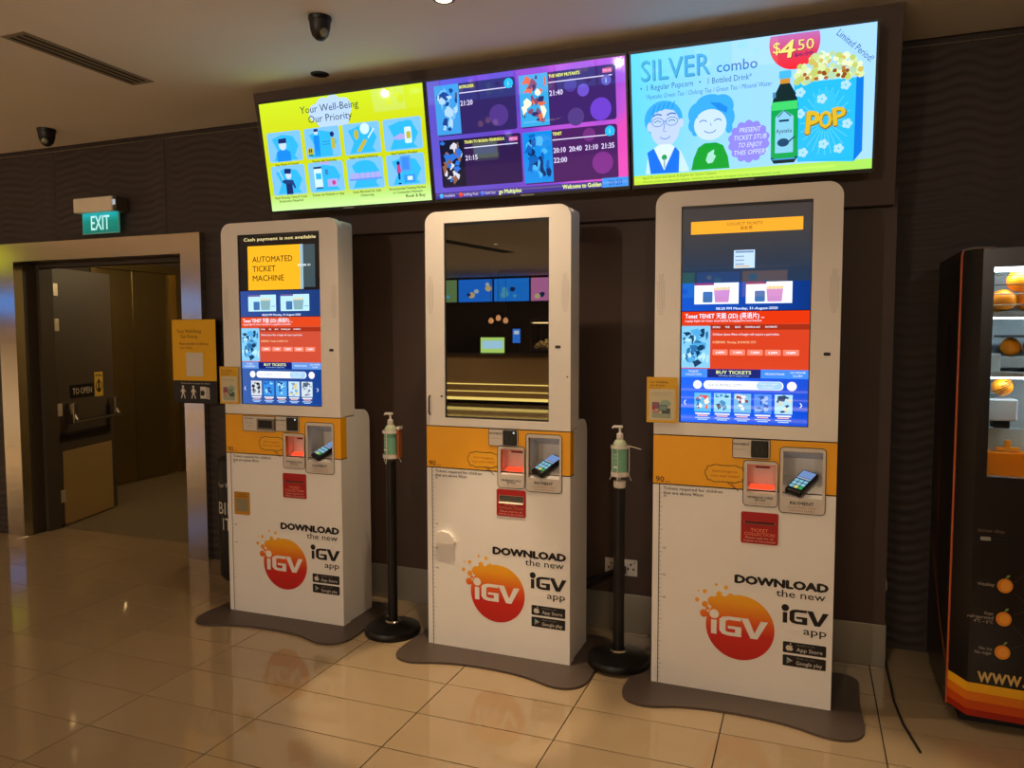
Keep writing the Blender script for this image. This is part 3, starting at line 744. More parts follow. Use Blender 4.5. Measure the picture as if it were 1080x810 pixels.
# tea bottle
A.rect(.634, .655, .674, .70, E('#c98a2e'), 4); A.rr(.63, .69, .678, .745, .006, E('#45b4f2'), 4)
A.poly([(.635, .66), (.672, .66), (.70, .57), (.708, .5), (.708, .12), (.695, .085), (.612, .085), (.60, .12), (.60, .5), (.61, .57)], E('#142a2c'), 3)
A.poly([(.601, .49), (.707, .49), (.707, .13), (.68, .115), (.63, .115), (.601, .13)], E('#11a04e'), 4); A.poly([(.603, .53), (.705, .53), (.707, .47), (.601, .47)], E('#3fd06a'), 5); A.poly([(.617, .42), (.65, .47), (.69, .42), (.69, .16), (.617, .16)], E('#84c8e4'), 5)
A.line([(.627, .42), (.652, .465), (.68, .42)], .004, E('#123a5c'), 6); A.rect(.632, .385, .672, .40, E('#123a5c'), 6); A.text('Ayataka', .620, .305, .03, E('#123a5c'), w=.064, layer=6); A.ell(.65, .235, .024, .03, E('#17486a'), 6); A.line([(.67, .235), (.697, .275)], .006, E('#17486a'), 6); A.rect(.605, .56, .618, .6, E('#4a86b0'), 5); A.rect(.605, .11, .70, .12, E('#3f8fd0'), 6)
A.text('Limited Period!', .848, .95, .045, E('#2b4f86'), rot=-43, w=.178)
A.text('Aged 55 years and above & Eligible for Senior Citizens', .04, .04, .02, E('#6a8a30'), w=.33); A.text('Terms and conditions apply. While stocks last. Images are for illustration only', .04, .013, .012, E('#6a8a30'), w=.6)
A.build('display_content', scr)

# ================================================================== KIOSKS
W, ZB, Z9 = .737, .012, .90
m_logo = gradient('logo_gradient', [(0, '#bb1208'), (.38, '#cc1c08'), (.58, '#e2600a'), (.8, '#efa008'), (1, '#efb00a')], 2, .165, .47, emissive=False, rough=.45)
def stroke_iGV(A, x0, z0, w, h, m, layer):
    """the angular 'iGV' wordmark drawn as shapes; w x h is the body (dot above)"""
    u = lambda a, b_: (x0 + a * w, z0 + b_ * h)
    A.poly([u(0, 0), u(.1, 0), u(.1, .72), u(0, .72)], m, layer)
    A.circ(*u(.052, 1.02), .085 * w, m, layer, 18)
    # G
    o_ = [(.53, .98), (.30, .98), (.20, .92), (.15, .80), (.15, .22), (.2, .06), (.30, 0), (.54, 0), (.54, .50), (.30, .50), (.30, .36), (.43, .36), (.43, .18), (.31, .18), (.26, .23), (.26, .74), (.31, .80), (.53, .80)]
    q = [u(*p) for p in o_]
    # split the concave G into quads
    def qd(*idx): A.poly([q[i] for i in idx], m, layer)
    qd(0, 1, 16, 17); qd(1, 2, 15, 16); qd(2, 3, 15); qd(3, 4, 14, 15); qd(4, 5, 13, 14); qd(5, 6, 13)
    A.poly([q[6], q[7], u(.54, .18), q[13]], m, layer); A.poly([u(.43, .18), u(.54, .18), q[8], u(.43, .50)], m, layer); A.poly([q[9], q[10], q[11], u(.43, .50)], m, layer)
    # V
    A.poly([u(.53, .98), u(.66, .98), u(.77, .28), u(.745, 0), u(.70, 0)], m, layer); A.poly([u(.745, 0), u(.70, 0), u(.77, .28), u(.875, .92), u(1.0, .92), u(.82, 0)], m, layer)

def lower_graphics(parent):
    ink = P('#17110e')
    A = Art(-.0003, eps=.0003)
    A.rect(.0265, ZB + .002, .030, Z9, ink, 1)
    for k in range(1, 44):
        z = Z9 - k * .02; A.rect(.0295, z, .037 if k % 5 else .044, z + .0012, ink, 1)
    for z in (.85, .62, .5, .4): A.text('%d' % round(z * 100), .047, z - .004, .009, ink)
    A.text('Tickets required for children', .045, .878, .0125, ink, w=.25, bold=.01); A.text('that are above 90cm', .045, .858, .0125, ink, w=.17, bold=.01)
    A.build('ruler_print', parent)
    A = Art(-.0003, eps=.0003)
    A.circ(.374, .308, .14, m_logo, 1, 56)
    for cx, cz, r in ((.262, .408, .022), (.335, .437, .014), (.225, .352, .017), (.292, .41, .03), (.24, .375, .008), (.229, .392, .013), (.288, .443, .012), (.196, .408, .009), (.228, .448, .009), (.315, .475, .009), (.275, .483, .006), (.2, .447, .004), (.33, .425, .02)): A.circ(cx, cz, r, m_logo, 2, 20)
    stroke_iGV(A, .256, .268, .232, .085, P('#ebe6df'), 4)
    A.build('round_logo', parent)
    A = Art(-.0003, eps=.0003)
    A.text('DOWNLOAD', .353, .502, .032, ink, w=.362, bold=.075); A.text('the new', .517, .464, .030, ink, w=.19, bold=.006)
    A.build('download_lettering', parent)
    A = Art(-.0003, eps=.0003); stroke_iGV(A, .545, .356, .176, .062, ink, 2); A.build('wordmark', parent)
    A = Art(-.0003, eps=.0003); A.text('app', .626, .316, .030, ink, w=.088, bold=.008); A.build('app_lettering', parent)
    for (z0, z1), small, big in (((.23, .277), 'Available on the', 'App Store'), ((.174, .221), 'Get it on', 'Google play')):
        A = Art(-.0003, eps=.0003)
        A.rr(.548, z0, .715, z1, .005, P('#1a1512'), 1)
        g = P('#cfc8be')
        A.text(small, .601, z0 + .034, .0065, P('#8f8880'), w=.07); A.text(big, .601, z0 + .010, .0155, g, w=.1, bold=.008)
        if big[0] == 'A':
            A.ell(.569, z0 + .021, .0095, .0115, g, 2); A.ell(.579, z0 + .021, .0095, .0115, g, 2); A.poly([(.574, z0 + .035), (.576, z0 + .041), (.581, z0 + .043), (.579, z0 + .037)], g, 2); A.circ(.589, z0 + .025, .0055, P('#1a1512'), 3, 14)
        else:
            A.poly([(.564, z0 + .009), (.564, z0 + .038), (.574, z0 + .0235)], P('#5f9a96'), 2); A.poly([(.564, z0 + .038), (.588, z0 + .0235), (.574, z0 + .0235)], P('#a9c0b0'), 2); A.poly([(.564, z0 + .009), (.588, z0 + .0235), (.574, z0 + .0235)], P('#a86a58'), 2)
        A.build('app_badge', parent)

def ui_common(A, kind):
    """lower part of the lit ticket screen; A in kiosk local metres"""
    u0, u1 = SU0, SU1
    wt = E('#e8f0fc'); pale = E('#a9c8f2')
    A.rect(u0, SZ0, u1, 1.372, gradient('ui_blue' + kind, [(0, '#0f5fe8'), (.6, '#0a4fd6'), (1, '#0747c8')] if kind == 'r' else [(0, '#34589e'), (.4, '#24498e'), (1, '#123a84')], 0, u0, u1), 1)
    hd = E('#dc340e') if kind == 'r' else E('#d8441a'); body = E('#cf3f20') if kind == 'r' else E('#c44a32')
    A.rect(u0, 1.404, u1, 1.595, body, 1); A.rect(u0, 1.595, u1, 1.645, hd, 1)
    A.rect(u0 + .12, 1.568, u1, 1.59, E('#9c2c16'), 2)
    for k, s_ in enumerate(('DETAILS', 'TIME', 'SEATS', 'SYNOPSIS & CAST', 'PAYMENTS')): A.text(s_, u0 + .135 + (0, .05, .09, .13, .21)[k], 1.576, .007, wt, w=(.03, .018, .022, .06, .045)[k], bold=.01)
    A.text('Tenet TENET 天能 (2D) (英语片) ...', u0 + .02, 1.617, .018, wt, w=.32, bold=.015); A.text('Language: English, Sub: Chinese. Actual Sub/Dub on Language/Dub Sound Statement', u0 + .02, 1.602, .009, wt, w=.31)
    # poster stand-in
    A.rect(u0 + .004, 1.408, u0 + .125, 1.585, E('#7fc4ec'), 2); blobs(A, u0 + .004, 1.408, u0 + .125, 1.585, ['#4fa4dc', '#b4e0f6', '#123a5e', '#2a6ea6'], 34, 3, 3, .24)
    A.text('Children above 90cm of height will require a paid ticket.', u0 + .135, 1.545, .009, wt, w=.265); A.text('SCREENING  Thursday, 20 SUNTEC CITY', u0 + .135, 1.512, .009, E('#f6d8a0'), w=.175)
    for k in range(5):
        x = u0 + .135 + .07 * k; A.rr(x, 1.462, x + .062, 1.486, .004, E('#ef7f66'), 2); A.text(('6.40PM', '7.10PM', '7.50PM', '8.30PM', '10.00PM')[k], x + .031, 1.469, .009, wt, w=.034, align='c', bold=.02)
    A.rect(u0, 1.368, u1, 1.404, E('#3c86ec') if kind == 'r' else E('#5f8fd6'), 2); A.rect(u0 + .115, 1.368, u0 + .33, 1.404, E('#0c1f6e'), 3)
    A.text('TICKETS', u0 + .057, 1.389, .008, wt, w=.042, align='c', layer=4); A.text('COLLECTION', u0 + .057, 1.376, .008, wt, w=.066, align='c', layer=4)
    A.text('BUY TICKETS', u0 + .222, 1.384, .013, E('#e9f0a0'), w=.14, align='c', bold=.02, layer=4); A.text('MOVIE & SEATS SELECTION', u0 + .222, 1.373, .006, pale, w=.12, align='c', layer=4)
    A.text('PROMOTIONS', u0 + .385, 1.382, .008, wt, w=.075, align='c', layer=4); A.text('GV MOVIE', u0 + .474, 1.389, .008, wt, w=.058, align='c', layer=4); A.text('CLUB+', u0 + .474, 1.376, .008, wt, w=.038, align='c', layer=4)
    A.circ(u0 + .075, 1.337, .018, E('#eef2fb'), 2); A.rr(u0 + .10, 1.319, u0 + .42, 1.355, .017, E('#f2f4fa'), 2); A.rr(u0 + .315, 1.321, u0 + .415, 1.353, .014, E('#9cc6ea'), 3); A.circ(u0 + .452, 1.337, .019, E('#f0e4ea'), 2)
    A.text('GV SUNTEC CITY', u0 + .12, 1.331, .011, E('#6a7a94'), w=.14); A.text('THU 3 SEP', u0 + .325, 1.34, .007, wt, w=.07, layer=4); A.text('1 TICKET', u0 + .325, 1.327, .007, wt, w=.06, layer=4)
    ps = [['#56b4e6', '#d8484a', '#f2ead8', '#2a6fae'], ['#8ecdf0', '#1a3f66', '#3f86bc'], ['#6fb0dc', '#d8d0d8', '#7a3f4a', '#e6e6ea'], ['#4f8ae6', '#9cb8f0', '#2a55b0'], ['#a6d6f2', '#1f3a66', '#d8c8a8']]
    if kind == 'l': ps = [['#c9cfd8', '#17191e', '#7a828c'], ['#2f86d8', '#8fd0f6', '#164a9a'], ['#4a9ae0', '#123a76', '#9cd0f4'], ['#bcd8ea', '#d8c07a', '#6f9ac8'], ['#c8d4dc', '#4a5a70', '#8aa6c0']]
    for k in range(5):
        x = u0 + .063 + .081 * k; A.rect(x, 1.222, x + .069, 1.302, E(ps[k][0]), 2); blobs(A, x, 1.222, x + .069, 1.302, ps[k][1:], 16, 3, 20 + k, .26)
        A.rect(x + .004, 1.211, x + .065, 1.217, wt, 2); A.rect(x + .012, 1.203, x + .057, 1.208, E('#e8b0a8'), 2); A.rect(x + .004, 1.194, x + .065, 1.198, pale, 2); A.rect(x + .014, 1.187, x + .055, 1.191, pale, 2)
    A.text('‹', u0 + .018, 1.25, .03, wt); A.text('›', u1 - .035, 1.25, .03, wt)
    A.text('08:20 PM Monday, 31-August-2020', (u0 + u1) / 2 + .01, 1.652, .010, wt, w=.245, align='c', bold=.015, layer=3)
    # two adverts
    A.rect(u0, 1.648, u1, 1.765 if kind == 'r' else 1.785, gradient('ui_blue2' + kind, [(0, '#1450c0'), (1, '#0a2f74')] if kind == 'r' else [(0, '#2a4890'), (1, '#17356e')], 0, u0, u1), 1)
    for x in (u0 + .057, u0 + .266):
        A.rect(x, 1.676, x + .18, 1.764, E('#eaf2fb') if kind == 'r' else E('#b4e0f0'), 2); A.rect(x, 1.755, x + .08, 1.764, E('#8a2a5c') if kind == 'r' else E('#6a5a94'), 3)
        A.rr(x + .035, 1.683, x + .075, 1.728, .005, E('#3f6aa6'), 3)
        A.poly([(x + .085, 1.683), (x + .14, 1.683), (x + .145, 1.735), (x + .08, 1.735)], E('#c486c0') if kind == 'r' else E('#7fa6b0'), 3)
        for k in range(8): A.circ(x + .085 + .008 * k, 1.738 + .004 * (k % 2), .006, E('#e0c894') if kind == 'r' else E('#d6d0b0'), 4, 8)
        if kind == 'l': A.rect(x + .15, 1.70, x + .175, 1.704, E('#7aa0c0'), 3)

def base_plate_outline():
    half = [(.378, -.158), (.25, -.165), (.15, -.185), (.06, -.218), (0, -.226), (-.055, -.208), (-.09, -.165), (-.103, -.10), (-.10, 0), (-.095, .12), (-.1, .25), (-.1, .33), (-.075, .375), (-.02, .395), (.1, .385), (.378, .375)]
    pts = half + [(.757 - x, y) for x, y in reversed(half[1:-1])]
    out = []
    n = len(pts)
    for k in range(n):       # Catmull-Rom
        p0, p1, p2, p3 = (Vector(pts[(k + j) % n]) for j in (-1, 0, 1, 2))
        for t_ in (0, .25, .5, .75):
            out.append(tuple(.5 * ((2 * p1) + (p2 - p0) * t_ + (2 * p0 - 5 * p1 + 4 * p2 - p3) * t_ ** 2 + (3 * p1 - p0 - 3 * p2 + p3) * t_ ** 3)))
    return out

NU0, NU1, NZ0, NZ1 = .532, .687, .880, 1.074        # payment niche
IU0, IU1, IZ0, IZ1 = .391, .509, .888, 1.012        # scanner niche
m_niche = M('niche_grey', '#c9c8ca', rough=.4, noise=.04)
m_nichew = M('niche_white', '#e6e0d8', rough=.4, noise=.04)

def kiosk(which, loc, rz, label):
    global SU0, SU1, SZ0, SZ1
    SU0, SU1, SZ0, SZ1, ZO, ZT = (.1085, .6265, 1.1725, 2.087, 1.119, 2.151)
    if which == 2: SU0, SU1, SZ0, SZ1, ZO, ZT = (.101, .633, 1.147, 2.081, 1.108, 2.137)
    t = thing('ticket_kiosk', label, 'ticket kiosk', loc, (0, 0, rz))
    # base plate
    q = MB(); q.prism(base_plate_outline(), 2, 0, .011, m_base); q.build('base_plate', t)
    # lower front panels with openings for the niches
    q = MB()
    q.plate([(0, ZB), (W, ZB), (W, Z9), (NU1, Z9), (NU1, NZ0), (NU0, NZ0), (NU0, Z9), (IU1, Z9), (IU1, IZ0), (IU0, IZ0), (IU0, Z9), (0, Z9)], [], 0, .028, m_white)
    for x in (0, W - .012): q.box(x, .028, ZB, x + .012, .065, Z9, m_white)
    lp = q.build('lower_panel', t)
    lower_graphics(lp)
    q = MB()
    q.plate([(0, Z9 + .0012), (IU0, Z9 + .0012), (IU0, IZ1), (IU1, IZ1), (IU1, Z9 + .0012), (NU0, Z9 + .0012), (NU0, NZ1), (NU1, NZ1), (NU1, Z9 + .0012), (W, Z9 + .0012), (W, ZO - .002), (0, ZO - .002)], [], 0, .028, m_orange)
    for x in (0, W - .012): q.box(x, .028, Z9 + .0012, x + .012, .055, ZO - .002, m_orange)
    cp = q.build('control_panel', t)
    A = Art(-.0003, eps=.0003)
    A.rect(0, Z9 - .0015, W, Z9 + .0035, m_line, 1); A.rect(0, ZO - .0045, W, ZO - .001, m_line, 1)
    A.text('90', .012, .91, .024, P('#2c1a08'), w=.036); A.text('cm', .053, .91, .007, P('#2c1a08'), w=.022)
    # speech bubble
    dz = -.01 if which == 2 else 0
    pts = []
    for k in range(80):
        a = 2 * math.pi * k / 80; w_ = 1 + .045 * math.cos(10 * a)
        c, s_ = math.cos(a), math.sin(a); e = .55
        pts.append((.303 + .078 * w_ * math.copysign(abs(c) ** e, c), .963 + dz + .036 * w_ * math.copysign(abs(s_) ** e, s_)))
    A.poly(pts, P('#f2b024'), 1); A.line(pts, .0028, m_line, 2, closed=True); A.line([(.315, .926 + dz), (.36, .892 + dz), (.33, .924 + dz)], .0025, m_line, 2)
    A.text("Don't forget to", .303, .968 + dz, .0095, P('#b8340a'), w=.10, align='c', layer=3); A.text('scan your ticket!', .303, .949 + dz, .0095, P('#b8340a'), w=.115, align='c', layer=3)
    A.build('panel_print', cp)
    # rear body: side profile extruded across, hollow front
    q = MB(); d0, d1, zt2, r = .03, .30, 1.142, .07
    prof = [(d0, ZB), (d1, ZB), (d1, zt2 - r)] + [(d1 - r + r * math.cos(math.radians(a)), zt2 - r + r * math.sin(math.radians(a))) for a in (15, 30, 45, 60, 75)] + [(d1 - r, zt2), (.145, zt2), (.145, ZO - .004), (d0, ZO - .004)]
    q.prism(prof, 0, .007, W - .007, m_white, skip=(len(prof) - 1,)); q.build('rear_body', t, True, 40)
    # payment niche
    z = dz
    q = MB()
    v = lambda x, y, zz: (x, y, zz)
    q.face([v(NU0, .14, .95), v(NU1, .14, .95), v(NU1, .14, NZ1 - .05), v(NU0, .14, NZ1 - .05)], m_nichew)
    q.face([v(NU0, .0, NZ1), v(NU1, .0, NZ1), v(NU1, .14, NZ1 - .05), v(NU0, .14, NZ1 - .05)], m_niche)
    q.face([v(NU0, .0, NZ0), v(NU1, .0, NZ0), v(NU1, .14, .95), v(NU0, .14, .95)], m_nichew)
    for x in (NU0, NU1): q.face([v(x, 0, NZ0), v(x, 0, NZ1), v(x, .14, NZ1 - .05), v(x, .14, .95)], m_nichew)
    q.build('payment_niche', t)
    q = MB(); q.plate(rrect(.521, .818, .697, 1.089, .016), [rect(NU0 + .002, NZ0 + .002, NU1 - .002, NZ1 - .002)], -.003, 0, M('bezel_grey_white', '#cfc5b8', rough=.4))
    pz = q.build('payment_bezel', t)
    A = Art(-.0032, eps=.0003); A.line(rrect(.521, .818, .697, 1.089, .016), .003, m_line, 1, closed=True)
    A.text('PAYMENT', .609, .853, .0135, m_line, w=.09, align='c', bold=.02); A.text('Credit/Debit Cards', .609, .839, .0075, P('#b07a68'), w=.11, align='c'); A.text('Contactless Payment', .609, .827, .0075, P('#b07a68'), w=.095, align='c'); A.build('panel_print', pz)
    # card terminal
    q = MB(); q.box(-.036, -.014, -.075, .036, .014, .075, M('terminal_black', '#101013', rough=.35), .008, 3); ct = q.build('card_terminal', t, True)
    ct.location = (.607, .058, .932); ct.rotation_euler = (math.radians(-64), math.radians(10), math.radians(-26))
    A = Art(-.0145, eps=.0003)
    A.rr(-.029, .022, .029, .066, .003, E('#7f9fd8', .8), 1); A.rect(-.029, .012, .029, .019, E('#c2d4f4', .7), 1)
    for i in range(3):
        for j in range(3): A.rr(-.028 + .0195 * i, -.012 - .021 * j, -.0115 + .0195 * i, .005 - .021 * j, .002, E(['#8fd0ea', '#9ad6ee', '#86c6e6'][j] if not (j == 2 and i > 0) else ('#e6e08a' if i == 1 else '#38b060'), .8), 1)
    A.build('keypad', ct)
    # scanner niche with red light
    q = MB(); m_pink = M('scanner_niche_white', '#d9cabf', rough=.4)
    q.face([v(IU0, .07, IZ0 + .03), v(IU1, .07, IZ0 + .03), v(IU1, .07, IZ1 - .02), v(IU0, .07, IZ1 - .02)], m_pink)
    q.face([v(IU0, 0, IZ1), v(IU1, 0, IZ1), v(IU1, .07, IZ1 - .02), v(IU0, .07, IZ1 - .02)], m_pink); q.face([v(IU0, 0, IZ0), v(IU1, 0, IZ0), v(IU1, .07, IZ0 + .03), v(IU0, .07, IZ0 + .03)], m_pink)
    for x in (IU0, IU1): q.face([v(x, 0, IZ0), v(x, 0, IZ1), v(x, .07, IZ1 - .02), v(x, .07, IZ0 + .03)], m_pink)
    q.build('scanner_niche', t)
    q = MB(); q.face([(IU0 + .012, .030, IZ0 + .0145), (IU1 - .012, .030, IZ0 + .0145), (IU1 - .012, .062, IZ0 + .0285), (IU0 + .012, .062, IZ0 + .0285)], M('scanner_red_light', '#200000', rough=.2, noise=0, emit='#ff3018', estr=3.0 if which != 2 else 2.4)); q.build('scanner_light', t)
    q = MB(); q.plate(rrect(.378, .836 + z, .515, 1.026, .016), [rect(IU0 + .002, IZ0 + .002, IU1 - .002, IZ1 - .002)], -.003, 0, M('bezel_grey_white', '#cfc5b8', rough=.4)); pz = q.build('scanner_bezel', t)
    A = Art(-.0032, eps=.0003); A.line(rrect(.378, .836 + z, .515, 1.026, .016), .003, m_line, 1, closed=True)
    A.text('MEMBERSHIP CARDS', .4465, .869 + z, .0075, m_line, w=.10, align='c', bold=.02); A.text('QR CODE', .4465, .858 + z, .0075, m_line, w=.042, align='c', bold=.02); A.text('Scan the code below', .4465, .846 + z, .0055, P('#b07a68'), w=.085, align='c'); A.build('panel_print', pz)
    q = MB(); q.box(IU0 + .03, .064, .985, IU1 - .03, .068, .992, M('scanner_label', '#6a1a10', rough=.5)); q.build('scanner_label', t)
    # contactless reader
    q = MB(); q.plate(rrect(.333, 1.034 + z, .482, 1.114 + z, .006, 3), [], -.003, 0, M('bezel_grey_white', '#cfc5b8', rough=.4)); pz = q.build('reader_plate', t)
    A = Art(-.0032, eps=.0003); A.line(rrect(.333, 1.034 + z, .482, 1.114 + z, .006, 3), .0028, m_line, 1, closed=True); A.text('PAYMENT', .337, 1.088 + z, .009, m_line, w=.064, bold=.02); A.text('Contactless', .337, 1.068 + z, .006, P('#a8988c'), w=.055); A.build('panel_print', pz)
    q = MB(); q.box(.407, -.012, 1.04 + z, .476, 0, 1.11 + z, m_black, .004); rd = q.build('contactless_reader', t)
    A = Art(-.0122, eps=.0003); A.line(ell(.4415, 1.072 + z, .012, .02, 20), .0025, P('#2a3a36'), 1, closed=True)
    if which != 3: A.circ(.464, 1.1 + z, .005, E('#dfe8ee', .8), 2, 12)
    A.build('reader_face', rd)
    # ticket tray
    z0, z1 = (.676, .809) if which != 2 else (.689, .818)
    q = MB(); mr_ = M('ticket_red', '#a81712', rough=.4, noise=.04)
    so = rect(.384, z1 - .062, .509, z1 - .028) if which == 2 else rect(.384, z1 - .047, .509, z1 - .040)
    q.plate(rrect(.372, z0, .52, z1, .008), [so], -.003, .0, mr_); pz = q.build('ticket_tray', t)
    q = MB()
    if which == 2: q.box(.386, -.0022, z1 - .06, .507, -.0006, z1 - .03, M('tray_slot', '#4a4438', rough=.5)); q.box(.386, -.010, z1 - .066, .507, -.0006, z1 - .06, M('tray_light', '#e8dcc0', rough=.4, emit='#ffe9b8', estr=.35))
    else: q.box(.386, -.0022, z1 - .0465, .507, -.0006, z1 - .0405, M('slot_dark', '#3a1410', rough=.5)); q.box(.386, -.005, z1 - .051, .507, -.003, z1 - .047, M('slot_lip', '#8a4a40', rough=.4))
    q.build('ticket_slot', t)
    A = Art(-.0032, eps=.0003); tr = P('#f08a6c'); zz = z0
    A.text('TICKET', .446, zz + .052, .0125, tr, w=.07, align='c', bold=.015); A.text('COLLECTION', .446, zz + .035, .0125, tr, w=.12, align='c', bold=.015); A.text('Please wait for all', .446, zz + .021, .0085, P('#eab0a0'), w=.11, align='c'); A.text('tickets to be printed', .446, zz + .008, .0085, P('#eab0a0'), w=.125, align='c'); A.build('panel_print', pz)
    # machine specific fittings
    if which == 1:
        q = MB(); q.plate(rrect(.118, 1.027, .329, 1.110, .006, 3), [], -.003, 0, M('bezel_grey_white', '#cfc5b8', rough=.4)); pz = q.build('note_plate', t)
        A = Art(-.0032, eps=.0003); A.line(rrect(.118, 1.027, .329, 1.110, .006, 3), .0028, m_line, 1, closed=True); A.text('PAYMENT', .132, 1.092, .007, m_line, w=.055, bold=.02); A.text('Bank notes', .142, 1.07, .006, m_line, w=.04); A.text('only', .152, 1.053, .006, m_line, w=.025); A.build('panel_print', pz)
        q = MB(); q.box(.215, -.012, 1.036, .327, -.003, 1.098, M('note_frame', '#8a857c', rough=.3, metal=.8), .003); q.box(.228, -.014, 1.047, .316, -.011, 1.09, m_black); q.build('note_acceptor', t)
        q = MB(); q.plate(rrect(.047, .559, .150, .686, .006, 3), [rect(.06, .576, .138, .648)], -.003, 0, M('coin_gold', '#b8801a', rough=.4)); q.box(.06, -.0012, .576, .138, -.0004, .648, M('coin_glass', '#8d8468', rough=.15)); pz = q.build('coin_return', t)
        A = Art(-.0032, eps=.0003); A.text('CHANGE', .098, .668, .007, m_line, w=.05, align='c'); A.text('COLLECTION', .098, .656, .007, m_line, w=.07, align='c'); A.build('panel_print', pz)
    if which == 2:
        q = MB(); n = 14
        for k in range(n):
            a0, a1 = math.pi * k / n, math.pi * (k + 1) / n
            for (za, zb_, ya, yb) in ((.535, .585, .0, 1.0),):
                pass
        q.prism([(.055, .533), (.15, .528), (.156, .54), (.145, .565), (.12, .585), (.085, .59), (.058, .58), (.05, .56)], 1, -.018, 0, m_whiteup); q.build('flap_handle', t)
    # bezel + screen
    q = MB()
    q.plate(rrect(0, ZO, W, ZT, .058, 8, (0, 0, 1, 1)), [rect(SU0, SZ0, SU1, SZ1)], 0, .05, m_whiteup); bz = q.build('screen_bezel', t)
    q = MB(); q.plate(rrect(.004, ZO + .002, W - .004, ZT - .012, .02, 5, (0, 0, 1, 1)), [], .05, .145, m_whiteup); q.build('rear_housing', t)
    q = MB(); q.box(SU0 - .002, .008, SZ0 - .002, SU1 + .002, .014, SZ1 + .002, m_glassblk); scr = q.build('screen', t)
    q = MB()
    for a in ((SU0, SZ0, SU0 + .006, SZ1), (SU1 - .004, SZ0, SU1, SZ1), (SU0, SZ1 - .012, SU1, SZ1), (SU0, SZ0, SU1, SZ0 + (.008 if which == 2 else .003))): q.box(a[0], .006, a[1], a[2], .0079, a[3], m_black)
    q.build('screen_border', t)
    if which != 2:
        A = Art(.0078, eps=.0003); ui_common(A, 'l' if which == 1 else 'r')
        if which == 1:
            A.rect(SU0, 1.785, SU1, SZ1, E('#241d19', .8), 0)
            A.text('Cash payment is not available', .146, 2.052, .016, E('#e0d090'), w=.455, bold=.025)
            A.rect(.169, 1.79, .521, 2.024, E('#8fb4c4'), 1); A.rect(.521, 1.80, .594, 2.022, E('#3c4c52'), 1); A.rect(.169, 1.79, .503, 2.024, E('#f2ae1e'), 2)
            ik = E('#2c2410')
            for k, s_ in enumerate(('AUTOMATED', 'TICKET', 'MACHINE')): A.text(s_, .20, 1.938 - .05 * k, .030, ik, w=(.255, .148, .2)[k], bold=.008)
            A.text('KIOSK 01', .49, 1.91, .010, E('#e6f0f4'), w=.075, bold=.03, layer=5)
        else:
            A.rect(SU0, 1.765, SU1, SZ1, gradient('ui_dark', [(0, '#22344e'), (.35, '#2b3340'), (.7, '#3a3838'), (1, '#3c3634')], 2, 1.765, 2.087), 0)
            A.rect(.148, 1.968, .59, 2.021, E('#efa42c'), 2); A.text('COLLECT TICKETS', .365, 1.999, .011, E('#5a4018'), w=.14, align='c'); A.text('取影票', .372, 1.98, .011, E('#5a4018'), align='c')
            A.rect(.324, 1.822, .407, 1.896, E('#bcd8f4'), 2); A.rect(.33, 1.885, .402, 1.892, E('#6f8ab0'), 3)
            for k in range(3): A.rect(.33, 1.868 - .016 * k, .365, 1.873 - .016 * k, E('#7f9ac0'), 3)
            A.rect(.33, 1.827, .385, 1.832, E('#d8a860'), 3)
        A.build('screen_content', scr)
    # speaker grilles and lens
    zc = 1.72 if which != 2 else 1.74
    for uc in (.026, .711):
        A = Art(-.0002)
        for i in range(5):
            for j in range(19):
                uu = uc - .014 + .007 * i; z_ = zc - .085 + .0092 * j + (.0046 if i % 2 else 0)
                if abs(i - 2) == 2 and abs(j - 9) > 6: continue
                A.circ(uu, z_, .0017, P('#6a6055'), 1, 6)
        A.build('speaker_grille', t)
    q = MB(); lu, lz = (.690, 1.470) if which != 2 else (.676, 1.493)
    q.plate(rrect(lu - .013, lz - .0065, lu + .013, lz + .0065, .0045, 4), [], -.0015, 0, m_black); q.build('camera_window', t)
    if which == 2:
        q = MB(); q.tube([(.02, -.001, 1.253), (.02, -.012, 1.245), (.021, -.014, 1.205), (.02, -.012, 1.168), (.02, -.001, 1.16)], .004, m_black, 8); q.build('pull_handle', t, True)
        q = MB(); q.box(.078, -.003, 1.248, .09, 0, 1.255, m_black, .001); q.build('latch', t)
        q = MB(); q.lathe([(0, 0), (.004, 0)], 0, 0, m_black, 10); o = q.build('lock', t); o.rotation_euler = (math.radians(90), 0, 0); o.location = (.722, -.0006, 1.357)
    # side seam line where band ends on the flank
    for x0_ in (W, -.0004):
        q = MB(); q.box(x0_, .001, Z9 - .002, x0_ + .0004, .055, Z9 + .003, m_line); q.build('side_line', t)
    return t
k1 = kiosk(1, (-2.9953, 3.3588, 0), .0169, 'white and orange ticket kiosk with yellow AUTOMATED TICKET MACHINE screen, nearest the doorway')
k2 = kiosk(2, (-1.7398, 3.3388, 0), -.0073, 'white and orange ticket kiosk with a switched-off mirror-black screen, in the middle')
k3 = kiosk(3, (-.6189, 3.3103, 0), -.0096, 'white and orange ticket kiosk with COLLECT TICKETS bar on screen, nearest the juice machine')

